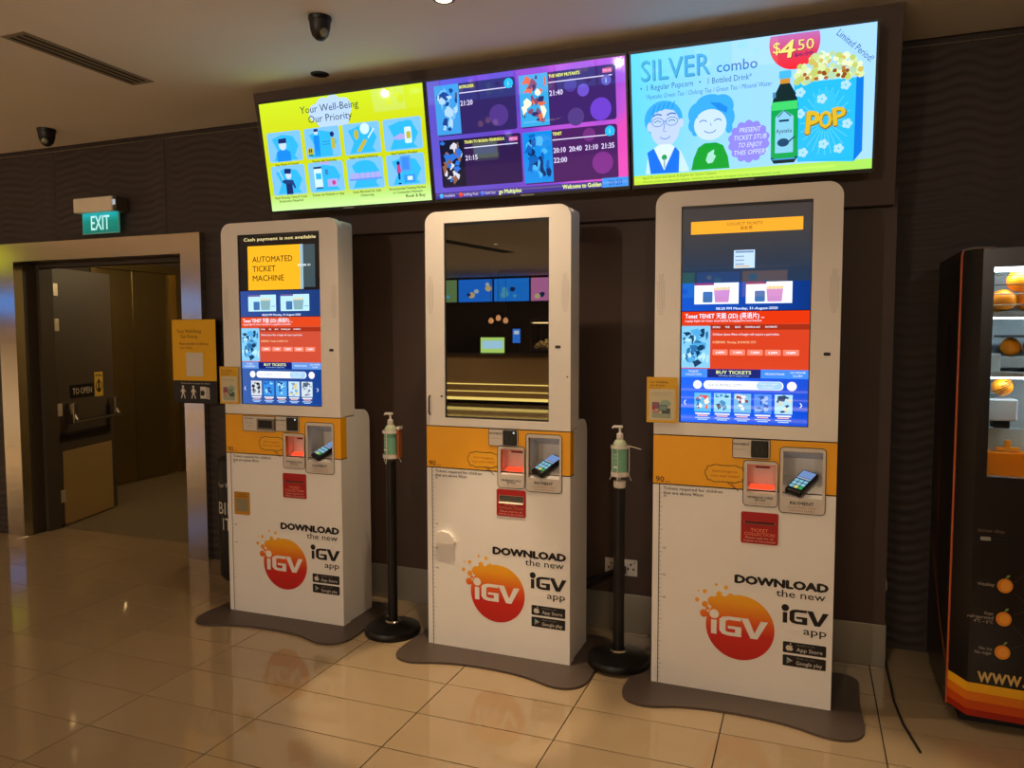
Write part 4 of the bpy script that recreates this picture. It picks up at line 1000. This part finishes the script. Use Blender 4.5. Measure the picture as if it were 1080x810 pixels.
# ---- yellow cards clipped to two kiosks
def card(name, label, kpos, rz, us, zs):
    (u0, u1), (z0, z1) = us, zs
    ca, sa = math.cos(rz), math.sin(rz)
    t = thing(name, label, 'card', (kpos[0] + u0 * ca + .009 * sa, kpos[1] + u0 * sa - .009 * ca, z0), (0, 0, rz))
    w, h = u1 - u0, z1 - z0
    q = MB(); q.box(0, -.004, 0, w, -.001, h, M('card_acrylic', '#c99d2e', rough=.3), .0008); o = q.build('board', t)
    q = MB(); q.box(.035, -.001, .01, w - .005, .0062, h - .02, M('mount_tape', '#b9b2a4', rough=.6)); q.build('mount', t)
    A = Art(-.0042, 0, 0, w, h, .0003)
    A.rect(.0, .0, 1, 1, P('#d8a41c'), 0); A.rect(.08, .05, .92, .74, P('#c9bd9a'), 1)
    A.text('Your Well-Being', .08, .87, .045, P('#5a3c08'), w=.62); A.text('Our Priority', .12, .80, .045, P('#5a3c08'), w=.48); A.text('Please Note', .08, .75, .025, P('#8a5a10'), w=.4)
    A.text('For contactless purchases use', .13, .645, .022, P('#6a6456'), w=.72); A.text('our app or scan your card', .18, .605, .022, P('#6a6456'), w=.55)
    A.rect(.18, .30, .42, .45, P('#8a5a6a'), 2); A.rect(.18, .28, .28, .36, P('#b03a3a'), 3); A.ell(.62, .42, .18, .08, P('#8fa692'), 2); A.rect(.40, .26, .68, .39, P('#4a5a54'), 3); A.rect(.42, .275, .66, .375, P('#7f9488'), 4); A.rect(.5, .2, .78, .32, P('#46564f'), 2); A.rect(.18, .1, .8, .2, P('#9aa38c'), 2); A.rect(.18, .2, .42, .27, P('#b08a7a'), 2)
    A.build('printing', o)
card('notice_card', 'small yellow notice card on the edge of the AUTOMATED TICKET MACHINE kiosk', (-2.9953, 3.3588), .0169, (-.022, .104), (1.173, 1.377))
card('notice_card', 'small yellow notice card on the edge of the COLLECT TICKETS kiosk', (-.6189, 3.3103), -.0096, (-.029, .102), (1.170, 1.366))

# ================================================================== SANITISER POSTS
def post(x, y, label, h, collar, zb=0):
    t = thing('sanitizer_stand', label, 'stand', (x, y, zb))
    q = MB(); q.lathe([(0, 0), (.142, 0), (.146, .008), (.144, .022), (.14, .034), (.07, .052), (.04, .058), (0, .058)], 0, 0, m_black, 48); q.build('base', t, True)
    q = MB(); q.lathe([(.036, .052), (.04, .06), (.034, .068)], 0, 0, m_steel, 28); q.build('base_ring', t, True)
    q = MB(); q.lathe([(.0255, .05), (.0255, h), (0, h)], 0, 0, M('post_black', '#0f0d0c', rough=.35), 28); q.build('pole', t, True)
    if collar:
        q = MB(); q.lathe([(.0255, h - .004), (.028, h), (.028, h + .028), (0, h + .028)], 0, 0, m_pwhite, 24); q.build('collar', t, True)
    hb = h + (.05 if collar else .012)
    q = MB(); r = .036
    q.lathe([(0, hb), (r + .004, hb), (r + .005, hb + .004), (r + .005, hb + .02), (r + .003, hb + .02), (r + .003, hb + .006), (0, hb + .006)], 0, 0, m_pwhite, 28); q.build('holder_cup', t, True); q = MB(); q.lathe([(r + .003, hb + .13), (r + .006, hb + .13), (r + .006, hb + .142), (r + .003, hb + .142), (r + .003, hb + .13)], 0, 0, m_pwhite, 28); q.build('holder_ring', t, True)
    q = MB()
    for a in (20, 160, 270):
        c, s_ = math.cos(math.radians(a)), math.sin(math.radians(a)); q.tube([((r + .007) * c, (r + .007) * s_, hb + .14), ((r + .007) * c, (r + .007) * s_, hb), ((r + .018) * c, (r + .018) * s_, hb - .022)], .0022, m_pwhite, 6)
    q.build('holder_wire', t)
    q = MB(); q.lathe([(.006, h), (.006, hb), (.02, hb)], 0, 0, m_steel, 10); q.build('bracket', t)
    if not collar:
        q = MB(); q.box(.042, -.012, hb + .005, .054, .02, hb + .15, M('bracket_orange_print', '#a5561c', rough=.5), .001); q.box(.04, -.014, hb + .15, .058, .022, hb + .165, m_pwhite, .002); q.build('side_bracket', t)
    else:
        q = MB(); q.tube([(.04, 0, hb + .14), (.06, .01, hb + .136), (.095, .02, hb + .126)], .002, m_plastic, 6); q.build('loose_strap', t)
    return hb
m_gel = M('clear_gel_bottle', '#bfc8a8', rough=.12, noise=.02, spec=.5)
m_label = M('green_gel_label', '#76b394', rough=.4, noise=.12, nscale=25)
def bottle(x, y, z, label):
    t = thing('sanitizer_bottle', label, 'bottle', (x, y, z))
    q = MB(); q.lathe([(0, 0), (.031, 0), (.033, .004), (.033, .13), (.031, .145), (.022, .16), (.013, .166), (.013, .172)], 0, 0, m_gel, 28); q.build('body', t, True)
    q = MB(); q.lathe([(.0334, .018), (.0334, .122)], 0, 0, m_label, 28); o = q.build('label', t, True)
    q = MB(); q.lathe([(.015, .166), (.016, .168), (.015, .19), (.006, .195), (.005, .222), (0, .222)], 0, 0, m_pwhite, 20); q.build('pump_collar', t, True)
    q = MB(); q.box(-.032, -.007, .216, .014, .007, .228, m_pwhite, .003); q.tube([(-.03, 0, .221), (-.036, 0, .214)], .004, m_pwhite, 8); q.build('pump_head', t)
    A = Art(-.0342, eps=.0002)
    for k in range(4): A.rect(-.02, .095 - .018 * k, .004 - .004 * (k % 2), .099 - .018 * k, P('#a9c8b0'), 1)
    A.rect(-.02, .035, .0, .043, P('#dfe6dc'), 1); A.build('label_print', o)
hb1 = post(-1.99, 3.42, 'black post with sanitiser holder between the AUTOMATED TICKET MACHINE kiosk and the black-screen kiosk', .905, False)
bottle(-1.99, 3.42, hb1 + .0066, 'green-label pump bottle on the post beside the AUTOMATED TICKET MACHINE kiosk')
hb2 = post(-.80, 3.45, 'black post with white collar between the black-screen kiosk and the COLLECT TICKETS kiosk', .835, True, .0115)
bottle(-.80, 3.45, hb2 + .018, 'green-label pump bottle on the post beside the COLLECT TICKETS kiosk')

# ================================================================== BIN, SOCKETS, CABLES
t = thing('litter_bin', 'black BIN IT litter bin half hidden behind the leftmost kiosk', 'bin', (-3.36, 3.925, 0))
q = MB(); q.lathe([(0, .01), (.15, .01), (.158, .02), (.172, .70), (.172, .72), (.16, .76), (.12, .78), (0, .785)], 0, 0, M('bin_black', '#0d0c0b', rough=.4), 48); q.build('body', t, True)
q = MB(); q.lathe([(0, 0), (.145, 0), (.15, .012)], 0, 0, m_blackmat, 48); q.build('foot', t)
def wrap_text(s, z, h, w, rad, a_mid, m, name, parent, bold=.02):
    vs_, fs = glyphs(s, bold); x0 = min(v[0] for v in vs_); x1 = max(v[0] for v in vs_); k = w / (x1 - x0); kz = h / capheight()
    pts = []
    for a, b_ in vs_:
        th = a_mid + ((a - x0) * k - w / 2) / rad; pts.append((rad * math.cos(th), rad * math.sin(th), z + b_ * kz))
    me = bpy.data.meshes.new(name); me.from_pydata(pts, [], fs); me.materials.append(m); o = bpy.data.objects.new(name, me); COL.objects.link(o); o.parent = parent
lw = P('#cfc8ba')
am = math.atan2(-3.925, 3.36) - .72
wrap_text('Your Waste', .60, .03, .16, .1715, am, lw, 'lettering', t); wrap_text('BIN', .43, .075, .15, .1695, am, lw, 'lettering', t, .04); wrap_text('IT', .33, .075, .07, .168, am, lw, 'lettering', t, .04)

def socket(x, label, group=None):
    t = thing('wall_socket', label, 'socket', (x, FY, .34))
    q = MB(); q.box(-.034, -.008, -.043, .034, 0, .043, m_pwhite, .002); q.build('plate', t)
    A = Art(-.0082)
    for a, c in ((0, .018), (-.014, -.006), (.014, -.006)): A.rect(a - .004, c - .006, a + .004, c + .006, P('#2a2622'), 1)
    A.rect(.012, .022, .024, .036, P('#b9b2a8'), 1); A.build('pin_holes', t)
socket(-.935, 'white wall socket with a black plug, left of the pair behind the white-collared post'); socket(-.832, 'white wall socket right of the pair, beside the COLLECT TICKETS kiosk')
q = MB(); q.box(FX1, 3.95, .335, FX1 + .012, 4.01, .39, m_pwhite, .002); tag(q.build('wall_switch'), 'tiny white switch plate on the right edge of the brown panel', 'switch')
t = thing('power_cable', 'black plug and cable running from the sockets behind the middle kiosk', 'cable', (-.88, FY - .03, .33))
q = MB(); q.box(-.02, -.03, -.022, .024, .016, .022, m_blackmat, .006); q.build('plug', t)
q = MB(); q.tube([(-.015, -.01, 0), (-.05, -.02, -.01), (-.1, -.03, -.035), (-.17, -.045, -.06), (-.26, -.07, -.09), (-.32, -.085, -.16), (-.36, -.085, -.29), (-.4, -.085, -.317)], .011, m_blackmat, 8); q.build('cord', t, True)
q = MB(); q.tube([(-.02, -.012, -.012), (-.08, -.03, -.05), (-.18, -.06, -.1), (-.3, -.085, -.2), (-.34, -.085, -.3)], .008, m_blackmat, 8); q.build('cord', t, True)
q = MB(); q.tube([(.37, 3.90, .02), (.372, 3.7, .006), (.37, 3.5, .006), (.385, 3.3, .006), (.42, 3.1, .006)], .005, m_blackmat, 8)
tag(q.build('floor_cable', None, True), 'thin black cable lying on the floor by the juice machine', 'cable')

# ================================================================== JUICE MACHINE
JX, JY = .55, 3.36
t = thing('juice_machine', 'black orange-juice vending machine with lit window at the right edge', 'vending machine', (JX, JY, 0))
m_jblk = M('vending_black', '#15100f', rough=.28, noise=.08, nscale=10); JT, JWD = 1.872, .98
WX0, WX1, WZ0, WZ1, WD = .098, .62, 1.003, 1.80, .30
# front skin with window opening
q = MB(); q.plate(rect(.06, .07, JWD - .06, JT), [rect(WX0, WZ0, WX1, WZ1)], 0, .02, m_jblk); fp = q.build('front_panel', t)
q = MB()
q.face([(0, .06, .07), (.06, 0, .07), (.06, 0, JT), (0, .06, JT)], m_jblk); q.face([(JWD, .06, .07), (JWD - .06, 0, .07), (JWD - .06, 0, JT), (JWD, .06, JT)], m_jblk)
q.face([(0, .06, .07), (0, .62, .07), (0, .62, JT), (0, .06, JT)], m_jblk); q.face([(JWD, .06, .07), (JWD, .62, .07), (JWD, .62, JT), (JWD, .06, JT)], m_jblk); q.face([(0, .62, .07), (JWD, .62, .07), (JWD, .62, JT), (0, .62, JT)], m_jblk)
q.face([(0, .06, JT), (.06, 0, JT), (JWD - .06, 0, JT), (JWD, .06, JT), (JWD, .62, JT), (0, .62, JT)], m_jblk); q.face([(0, .06, .07), (.06, 0, .07), (JWD - .06, 0, .07), (JWD, .06, .07), (JWD, .62, .07), (0, .62, .07)], m_jblk)
cb = q.build('cabinet', t)
q = MB(); q.box(.05, .08, 0, JWD - .05, .58, .07, m_blackmat); q.build('plinth', t)
q = MB(); q.tube([(-.001, .06, .07), (-.001, .06, JT - .02), (.004, .058, JT)], .0045, M('edge_orange', '#b4562e', rough=.35), 8); q.build('edge_trim', t, True)
q = MB(); q.tube([(.0, .06, JT), (.03, .028, JT + .004), (.06, 0, JT + .002), (.1, -.002, JT)], .004, M('edge_grey', '#6f645c', rough=.35), 8); q.build('top_trim', t, True)
bands = [('#e8a814', .0, .038), ('#d9720f', .038, .075), ('#c4480c', .075, .112), ('#9c2208', .112, .14)]
for nm, xf in (('bands', None),):
    q = MB()
    for c, a, b_ in bands:
        m_ = P(c)
        zt2, zb2 = .196 - a * .95, .196 - b_ * .95
        q.face([(.059, -.0012, zt2 - .004), (JWD - .06, -.0012, zt2 - .03), (JWD - .06, -.0012, zb2 - .03), (.059, -.0012, zb2 - .004)], m_)
        q.face([(-.001, .059, zt2 + .012), (.059, -.001, zt2 - .004), (.059, -.001, zb2 - .004), (-.001, .059, zb2 + .012)], m_)
    n = 12
    for k in range(n):
        y0, y1 = .06 + .5 * k / n, .06 + .5 * (k + 1) / n; f = lambda y: .225 + 1.1 * (y - .06) ** 1.4
        q.face([(-.0012, y0, f(y0)), (-.0012, y1, f(y1)), (-.0012, y1, f(y1) - .02), (-.0012, y0, f(y0) - .03)], P('#b86a18'))
    q.build('stripe_band', cb)
og = P('#d9821c'); lt = P('#a89a8a'); gr = P('#7f9448')
A = Art(-.0004, eps=.0003); A.text('Straw disp', .075, .79, .014, P('#6a5a48'), w=.09); A.build('lettering', fp)
A = Art(-.0004, eps=.0003); A.rr(.07, .755, .2, .775, .006, P('#0a0807'), 1); A.rr(.085, .757, .12, .772, .004, P('#8a8680'), 2); A.build('straw_slot', fp)
for z, lines in ((.587, ['Vitality']), (.457, ['Kept', 'refrigerated', '4°C ~ 6°C']), (.326, ['No ice', 'No sugar'])):
    A = Art(-.0004, eps=.0003)
    cx = .173; A.ell(cx, z, .026, .028, og, 1, 26); A.ell(cx + .002, z, .017, .019, P('#e59a34'), 2, 20); A.poly([(cx, z + .028), (cx + .012, z + .034), (cx + .016, z + .044), (cx + .006, z + .042)], gr, 2); A.build('fruit_icon', fp)
    A = Art(-.0004, eps=.0003)
    for k, l_ in enumerate(lines): A.text(l_, .138, z - .006 + .0085 * (len(lines) - 1) - .017 * k, .012, lt, w=.0072 * len(l_), align='r')
    A.build('lettering', fp)
A = Art(-.0004, eps=.0003)
for z0, z1 in ((.605, .65), (.565, .52), (.475, .50), (.435, .38), (.345, .37)): A.line([(.203, z0), (.25, z1)], .0016, P('#5a4a3c'), 1)
A.build('link_lines', fp)
for z in (.433, .62):
    A = Art(-.0004, eps=.0003); A.circ(.268, z, .026, P('#c4552a'), 1, 20); A.build('fruit_icon', fp)
A = Art(-.0004, eps=.0003); A.text('www.', .093, .199, .062, P('#c9a45c'), w=.158, bold=.008); A.build('web_lettering', fp)
# art on the left flank
q = MB()
for k, (y, z, h, w_) in enumerate(((.30, 1.5, .1, .1), (.42, .9, .35, .06), (.38, .6, .16, .08), (.34, .42, .1, .05))):
    pts = [(-.0008, y + w_ * .5 * math.cos(a * .7), z + h * math.sin(a * .7)) for a in range(9)]; q.face(pts, P(['#2f1712', '#5c3414', '#40241a', '#3a1f14'][k]))
q.build('flank_print', cb)
# window interior
m_jin = M('vending_interior', '#9fb0b4', rough=.35, noise=.05)
q = MB()
q.face([(WX0, WD, WZ0), (WX1, WD, WZ0), (WX1, WD, WZ1), (WX0, WD, WZ1)], m_jin)
for x in (WX0, WX1): q.face([(x, .02, WZ0), (x, WD, WZ0), (x, WD, WZ1), (x, .02, WZ1)], m_jin)
q.face([(WX0, .02, WZ0), (WX1, .02, WZ0), (WX1, WD, WZ0), (WX0, WD, WZ0)], m_jin); q.face([(WX0, .02, WZ1), (WX1, .02, WZ1), (WX1, WD, WZ1), (WX0, WD, WZ1)], m_jin)
q.build('window_cavity', t)
q = MB(); q.box(WX0 + .01, .03, WZ1 - .014, WX1 - .01, .06, WZ1 - .001, M('vending_led', '#ffffff', rough=.3, noise=0, emit='#e6f4ff', estr=30)); q.build('light_strip', t)
q = MB(); q.box(WX0, .004, WZ0, WX1, .008, WZ1, M('window_glass', '#ffffff', rough=.0, noise=0, trans=1.0, ior=1.2, spec=.3)); q.build('window_glass', t)
for z0_, z1_ in ((1.612, 1.634), (1.385, 1.405)):
    q = MB(); q.box(WX0, .03, z0_, WX1, WD, z1_, m_jin, .002); q.build('shelf', t)
    q = MB(); q.box(WX0 + .01, .034, z0_ - .006, WX1 - .01, .046, z0_ - .0005, M('shelf_fill_glow', '#ffffff', rough=.3, noise=0, emit='#e6f4ff', estr=32)); q.build('light_strip', t)  # glowing strip added under each shelf to brighten the compartment below
q = MB()
for z in (1.66, 1.70, 1.735, 1.77): q.tube([(WX0 + .008, .035, z), (WX1 - .008, .035, z)], .0022, m_steel, 6)
q.build('basket_wire', t)
q = MB(); q.box(WX0 + .005, .04, 1.405, WX0 + .04, .2, 1.475, M('clear_block', '#c8e2e6', rough=.1), .004); q.box(WX0 + .04, .06, 1.42, WX1, .2, 1.462, m_jin, .003); q.build('feed_tray', t); q = MB(); q.box(WX0 + .045, .06, 1.535, WX1, .2, 1.545, M('squeezer_dark', '#3a3a3a', rough=.3), .002); q.build('tray_cover', t)
q = MB(); q.box(WX0 + .005, .05, 1.215, WX0 + .105, .16, 1.30, M('juicer_white', '#c2cdd0', rough=.3), .008, 3); q.box(WX0 + .03, .07, 1.185, WX0 + .085, .14, 1.216, m_black, .004); q.build('juicer_block', t)
q = MB(); q.box(WX0 + .002, .04, 1.003, WX1 - .002, WD - .02, 1.095, M('juice_tank', '#f08a0c', rough=.25, noise=.04), .004); q.build('juice_tank', t)
q = MB(); q.prism([(WX0 + .004, 1.095), (WX0 + .175, 1.095), (WX0 + .16, 1.18), (WX0 + .02, 1.18)], 1, .1, .2, M('tank_clear', '#aebcb8', rough=.15)); q.build('tank_cover', t)
q = MB(); q.box(WX0 + .04, .06, 1.10, WX0 + .12, .09, 1.112, M('paddle_orange', '#f0a012', rough=.35), .003); q.box(WX0 + .07, .065, 1.11, WX0 + .09, .085, 1.14, M('paddle_orange', '#f0a012'), .003); q.build('paddle', t)
m_or = M('orange_peel', '#ee8f10', rough=.38, noise=.1, nscale=20, bump=.4, bscale=220)
ob = None
def orange(p, r, label, group):
    global ob
    if ob is None:
        q = MB(); bmesh.ops.create_uvsphere(q.bm, u_segments=24, v_segments=14, radius=.042); q.mi(m_or)
        bmesh.ops.scale(q.bm, vec=(1, 1, .94), verts=q.bm.verts[:])
        o = q.build('orange', None, True); ob = o
    else:
        o = ob.copy(); COL.objects.link(o)
    o.location = (JX + p[0], JY + p[1], p[2]); o.rotation_euler = (rnd.random() * 3, rnd.random() * 3, rnd.random() * 3); o.scale = (r, r, r)
    tag(o, label, 'orange', group)
lab = 'whole orange in the wire basket at the top of the juice machine'
for i in range(5):
    for row, dx, z in ((0, 0, 1.679), (1, .046, 1.752)):
        if WX0 + .05 + i * .092 + dx > WX1 - .05: continue
        orange((WX0 + .052 + i * .092 + dx, .09 + .01 * (i % 2), z), 1, lab, 'oranges in the wire basket')
for i in range(5): orange((WX0 + .055 + i * .09, .192, 1.679), 1, lab, 'oranges in the wire basket')
for i in range(3): orange((WX0 + .09 + i * .075, .14, 1.4985), .85, 'dim orange waiting in the feed tray of the juice machine', 'oranges in the feed tray')
# sliced orange on the squeezer
t2 = thing('squeezer_orange', 'ribbed orange held in the wire squeezer of the juice machine', 'orange', (JX + WX0 + .06, JY + .10, 1.345))
q = MB(); bmesh.ops.create_uvsphere(q.bm, u_segments=24, v_segments=14, radius=.037); q.mi(m_or); q.build('fruit', t2, True)
q = MB()
for k in range(5):
    a = -.03 + .015 * k; r_ = math.sqrt(max(.0415 ** 2 - a * a, 0)); q.tube([(r_ * math.cos(x_) * .8 + a * .6, r_ * math.sin(x_) * .8 * .3 - .036 * abs(math.sin(x_)), a + r_ * math.cos(x_) * .5) for x_ in [math.pi * j / 10 + math.pi for j in range(11)]], .0016, M('squeezer_wire', '#3a2a18', rough=.4), 5)
q.build('wire', t2)

# ================================================================== THE HALL BEHIND THE VIEWER (mirrored in the black kiosk screen)
CY = -8.8
t = thing('concession_counter', 'long brown concession counter with yellow light strips, mirrored in the black kiosk screen', 'counter', (-4.8, CY, 0))
q = MB(); q.box(-5.2, -.9, .08, 5.2, 0, 1.06, M('counter_front', '#cbab78', rough=.4, noise=.06, nscale=3)); q.build('front', t)
q = MB(); q.box(-5.25, -.95, 1.06, 5.25, .05, 1.12, M('counter_top', '#5a4a3a', rough=.25)); q.build('worktop', t)
for z, h in ((.43, .02), (.27, .016), (.085, .06)):
    q = MB(); q.box(-5.2, 0, z, 5.2, .012, z + h, M('counter_led', '#fff0b0', rough=.4, noise=0, emit='#ffe27a', estr=7)); q.build('light_strip', t)
boards = ['#1f7ff0', '#6f8f5a', '#1a7af2', '#1b86f4', '#d07ab0', '#2a9ae8', '#2288ee', '#48b860', '#2a6ff0', '#e0a028']
names = ['deep blue', 'olive green', 'bright blue', 'cobalt', 'pink', 'azure', 'clear blue', 'light green', 'royal blue', 'amber']
for k in range(10):
    x = -9.65 + .945 * k
    t = thing('menu_board', '%s menu screen, number %d of the row mirrored in the kiosk glass' % (names[k], k + 1), 'menu screen', (x, YB + .07, 2.31), group='menu screens over the counter')
    q = MB(); q.box(-.465, -.05, 0, .465, 0, .57, m_black, .004); q.build('casing', t)
    # facing +y (towards the kiosks)
    q = MB(); q.face([(-.45, .002, .015), (.45, .002, .015), (.45, .002, .555), (-.45, .002, .555)], E(boards[k], 4.5))
    r_ = random.Random(k)
    for j in range(5):
        cx, cz, rr_ = r_.uniform(-.35, .35), r_.uniform(.12, .45), r_.uniform(.05, .1)
        q.face([(cx + rr_ * math.cos(a), .003 + .0004 * j, cz + rr_ * .8 * math.sin(a)) for a in [2 * math.pi * i / 14 for i in range(14)]], E(r_.choice(['#d8e8f8', '#18306a', '#f0d8a0', '#5fc8f0']), 3.5))
    q.build('display_panel', t)
t = thing('counter_display', 'small lime screen standing on the concession counter, mirrored in the black kiosk screen', 'display', (-6.78, CY - .3, 1.12))
q = MB(); q.box(-.3, -.03, 0, .3, 0, .36, m_black, .004); q.build('casing', t)
q = MB(); q.face([(-.29, .001, .01), (.29, .001, .01), (.29, .001, .35), (-.29, .001, .35)], E('#b8e070', 7)); q.face([(-.25, .002, .1), (.25, .002, .1), (.25, .002, .28), (-.25, .002, .28)], E('#a8d8f0', 7)); q.build('display_panel', t)
t = thing('payment_tablet', 'tall blue tablet on a stem at the counter, mirrored in the black kiosk screen', 'tablet', (-6.2, CY - .3, 1.12))
q = MB(); q.box(-.1, -.02, .22, .1, 0, .55, m_black, .01); q.box(-.02, -.03, 0, .02, -.01, .24, m_black); q.box(-.08, -.1, 0, .08, .05, .015, m_black, .004); q.build('stand', t)
q = MB(); q.face([(-.09, .001, .23), (.09, .001, .23), (.09, .001, .54), (-.09, .001, .54)], E('#2f78e0', 6)); q.face([(-.06, .002, .42), (.06, .002, .42), (.06, .002, .5), (-.06, .002, .5)], E('#d8e8f8', 5)); q.build('display_panel', t)

# ---- lobby lamp (ceiling light of the lift lobby)
t = thing('lobby_light', 'dim ceiling light of the lift lobby beyond the doorway', 'ceiling light', (-4.9, 5.9, 2.45))
q = MB(); q.lathe([(0, -.02), (.12, -.02), (.14, 0)], 0, 0, M('lobby_lens', '#ffe8c0', rough=.4, noise=0, emit='#ffd890', estr=2.0), 28); q.build('diffuser', t, True)
ld = bpy.data.lights.new('lobby_lamp', 'POINT'); ld.energy = 42; ld.color = (1, .74, .4); ld.shadow_soft_size = .1
lo = bpy.data.objects.new('lamp', ld); COL.objects.link(lo); lo.parent = t; lo.location = (0, 0, -.1)

# ---- glowing boxes added on the unseen side wall to colour the steel surround's reflections
for (y, z, w, h, c, lb) in ((.3, 1.86, .9, .3, '#4f90f4', 'blue'), (-3.3, 1.95, 1.0, .38, '#6fa2f4', 'pale blue'), (.75, 2.48, .9, .34, '#c8cc28', 'yellow-green'), (-3.3, .3, 1.0, .3, '#6f8ac8', 'slate blue')):
    t = thing('reflection_lightbox', '%s glowing box added on the unseen side wall for its reflection in the steel doorway surround' % lb, 'lightbox', (X0, y, z))
    q = MB(); q.box(.001, -w / 2 - .03, -.03, .05, w / 2 + .03, h + .03, m_black, .004); q.build('casing', t)
    q = MB(); q.box(.05, -w / 2, 0, .053, w / 2, h, E(c, 2.0)); q.build('display_panel', t)

# ---- more of the hall that the black screen mirrors: a ceiling vent, a popcorn warmer, pendant lamps
t = thing('air_vent', 'long ceiling air vent of the hall, mirrored at the top of the black kiosk screen', 'air vent', (-5.0, -4.4, CEIL), (0, 0, math.radians(8)))
b = MB(); b.box(-.11, -1.0, -.006, .11, 1.0, 0, M('vent_slot_black', '#0a0806', rough=.8)); b.build('slot', t)
t = thing('popcorn_warmer', 'glass popcorn cabinet on the concession counter, mirrored in the black kiosk screen', 'popcorn machine', (-5.45, CY - .45, 1.12))
b = MB(); b.box(-.4, -.25, 0, .4, .25, .08, m_steel, .004); b.box(-.4, -.25, .68, .4, .25, .74, m_steel, .004)
for x in (-.39, .37):
    for y in (-.24, .22): b.box(x, y, .08, x + .02, y + .02, .68, m_steel)
b.build('frame', t)
b = MB(); r_ = random.Random(9)
for k in range(90):
    rr_ = r_.uniform(.03, .05); x, y = r_.uniform(-.33, .33), r_.uniform(-.18, .18); z = .08 + r_.uniform(0, .22) * (1 - abs(x) / .5)
    ret = bmesh.ops.create_icosphere(b.bm, subdivisions=1, radius=rr_); bmesh.ops.translate(b.bm, verts=ret['verts'], vec=(x, y, z + rr_))
b.mi(M('popcorn_white', '#efdcae', rough=.8)); tag(b.build('popcorn_heap', t, True), kind='stuff')
b = MB(); b.box(-.35, -.2, .66, .35, .2, .68, M('warmer_light', '#fff0c8', rough=.4, noise=0, emit='#ffd890', estr=10)); b.build('lamp_panel', t)
for k, (x, z, lb) in enumerate(((-6.9, 1.78, 'leftmost'), (-6.72, 1.84, 'middle'), (-6.54, 1.78, 'rightmost'))):
    t = thing('pendant_lamp', 'small warm pendant lamp over the counter, %s of three mirrored in the black screen' % lb, 'lamp', (x, -9.3, z))
    b = MB(); b.lathe([(0, .0), (.05, .02), (.06, .07), (.04, .12), (0, .14)], 0, 0, M('pendant_glow', '#ffe0c0', rough=.4, noise=0, emit='#ffb070', estr=4), 20); b.build('shade', t, True)
    b = MB(); b.tube([(0, 0, .14), (0, 0, CEIL - z)], .004, m_black, 6); b.build('cord', t)
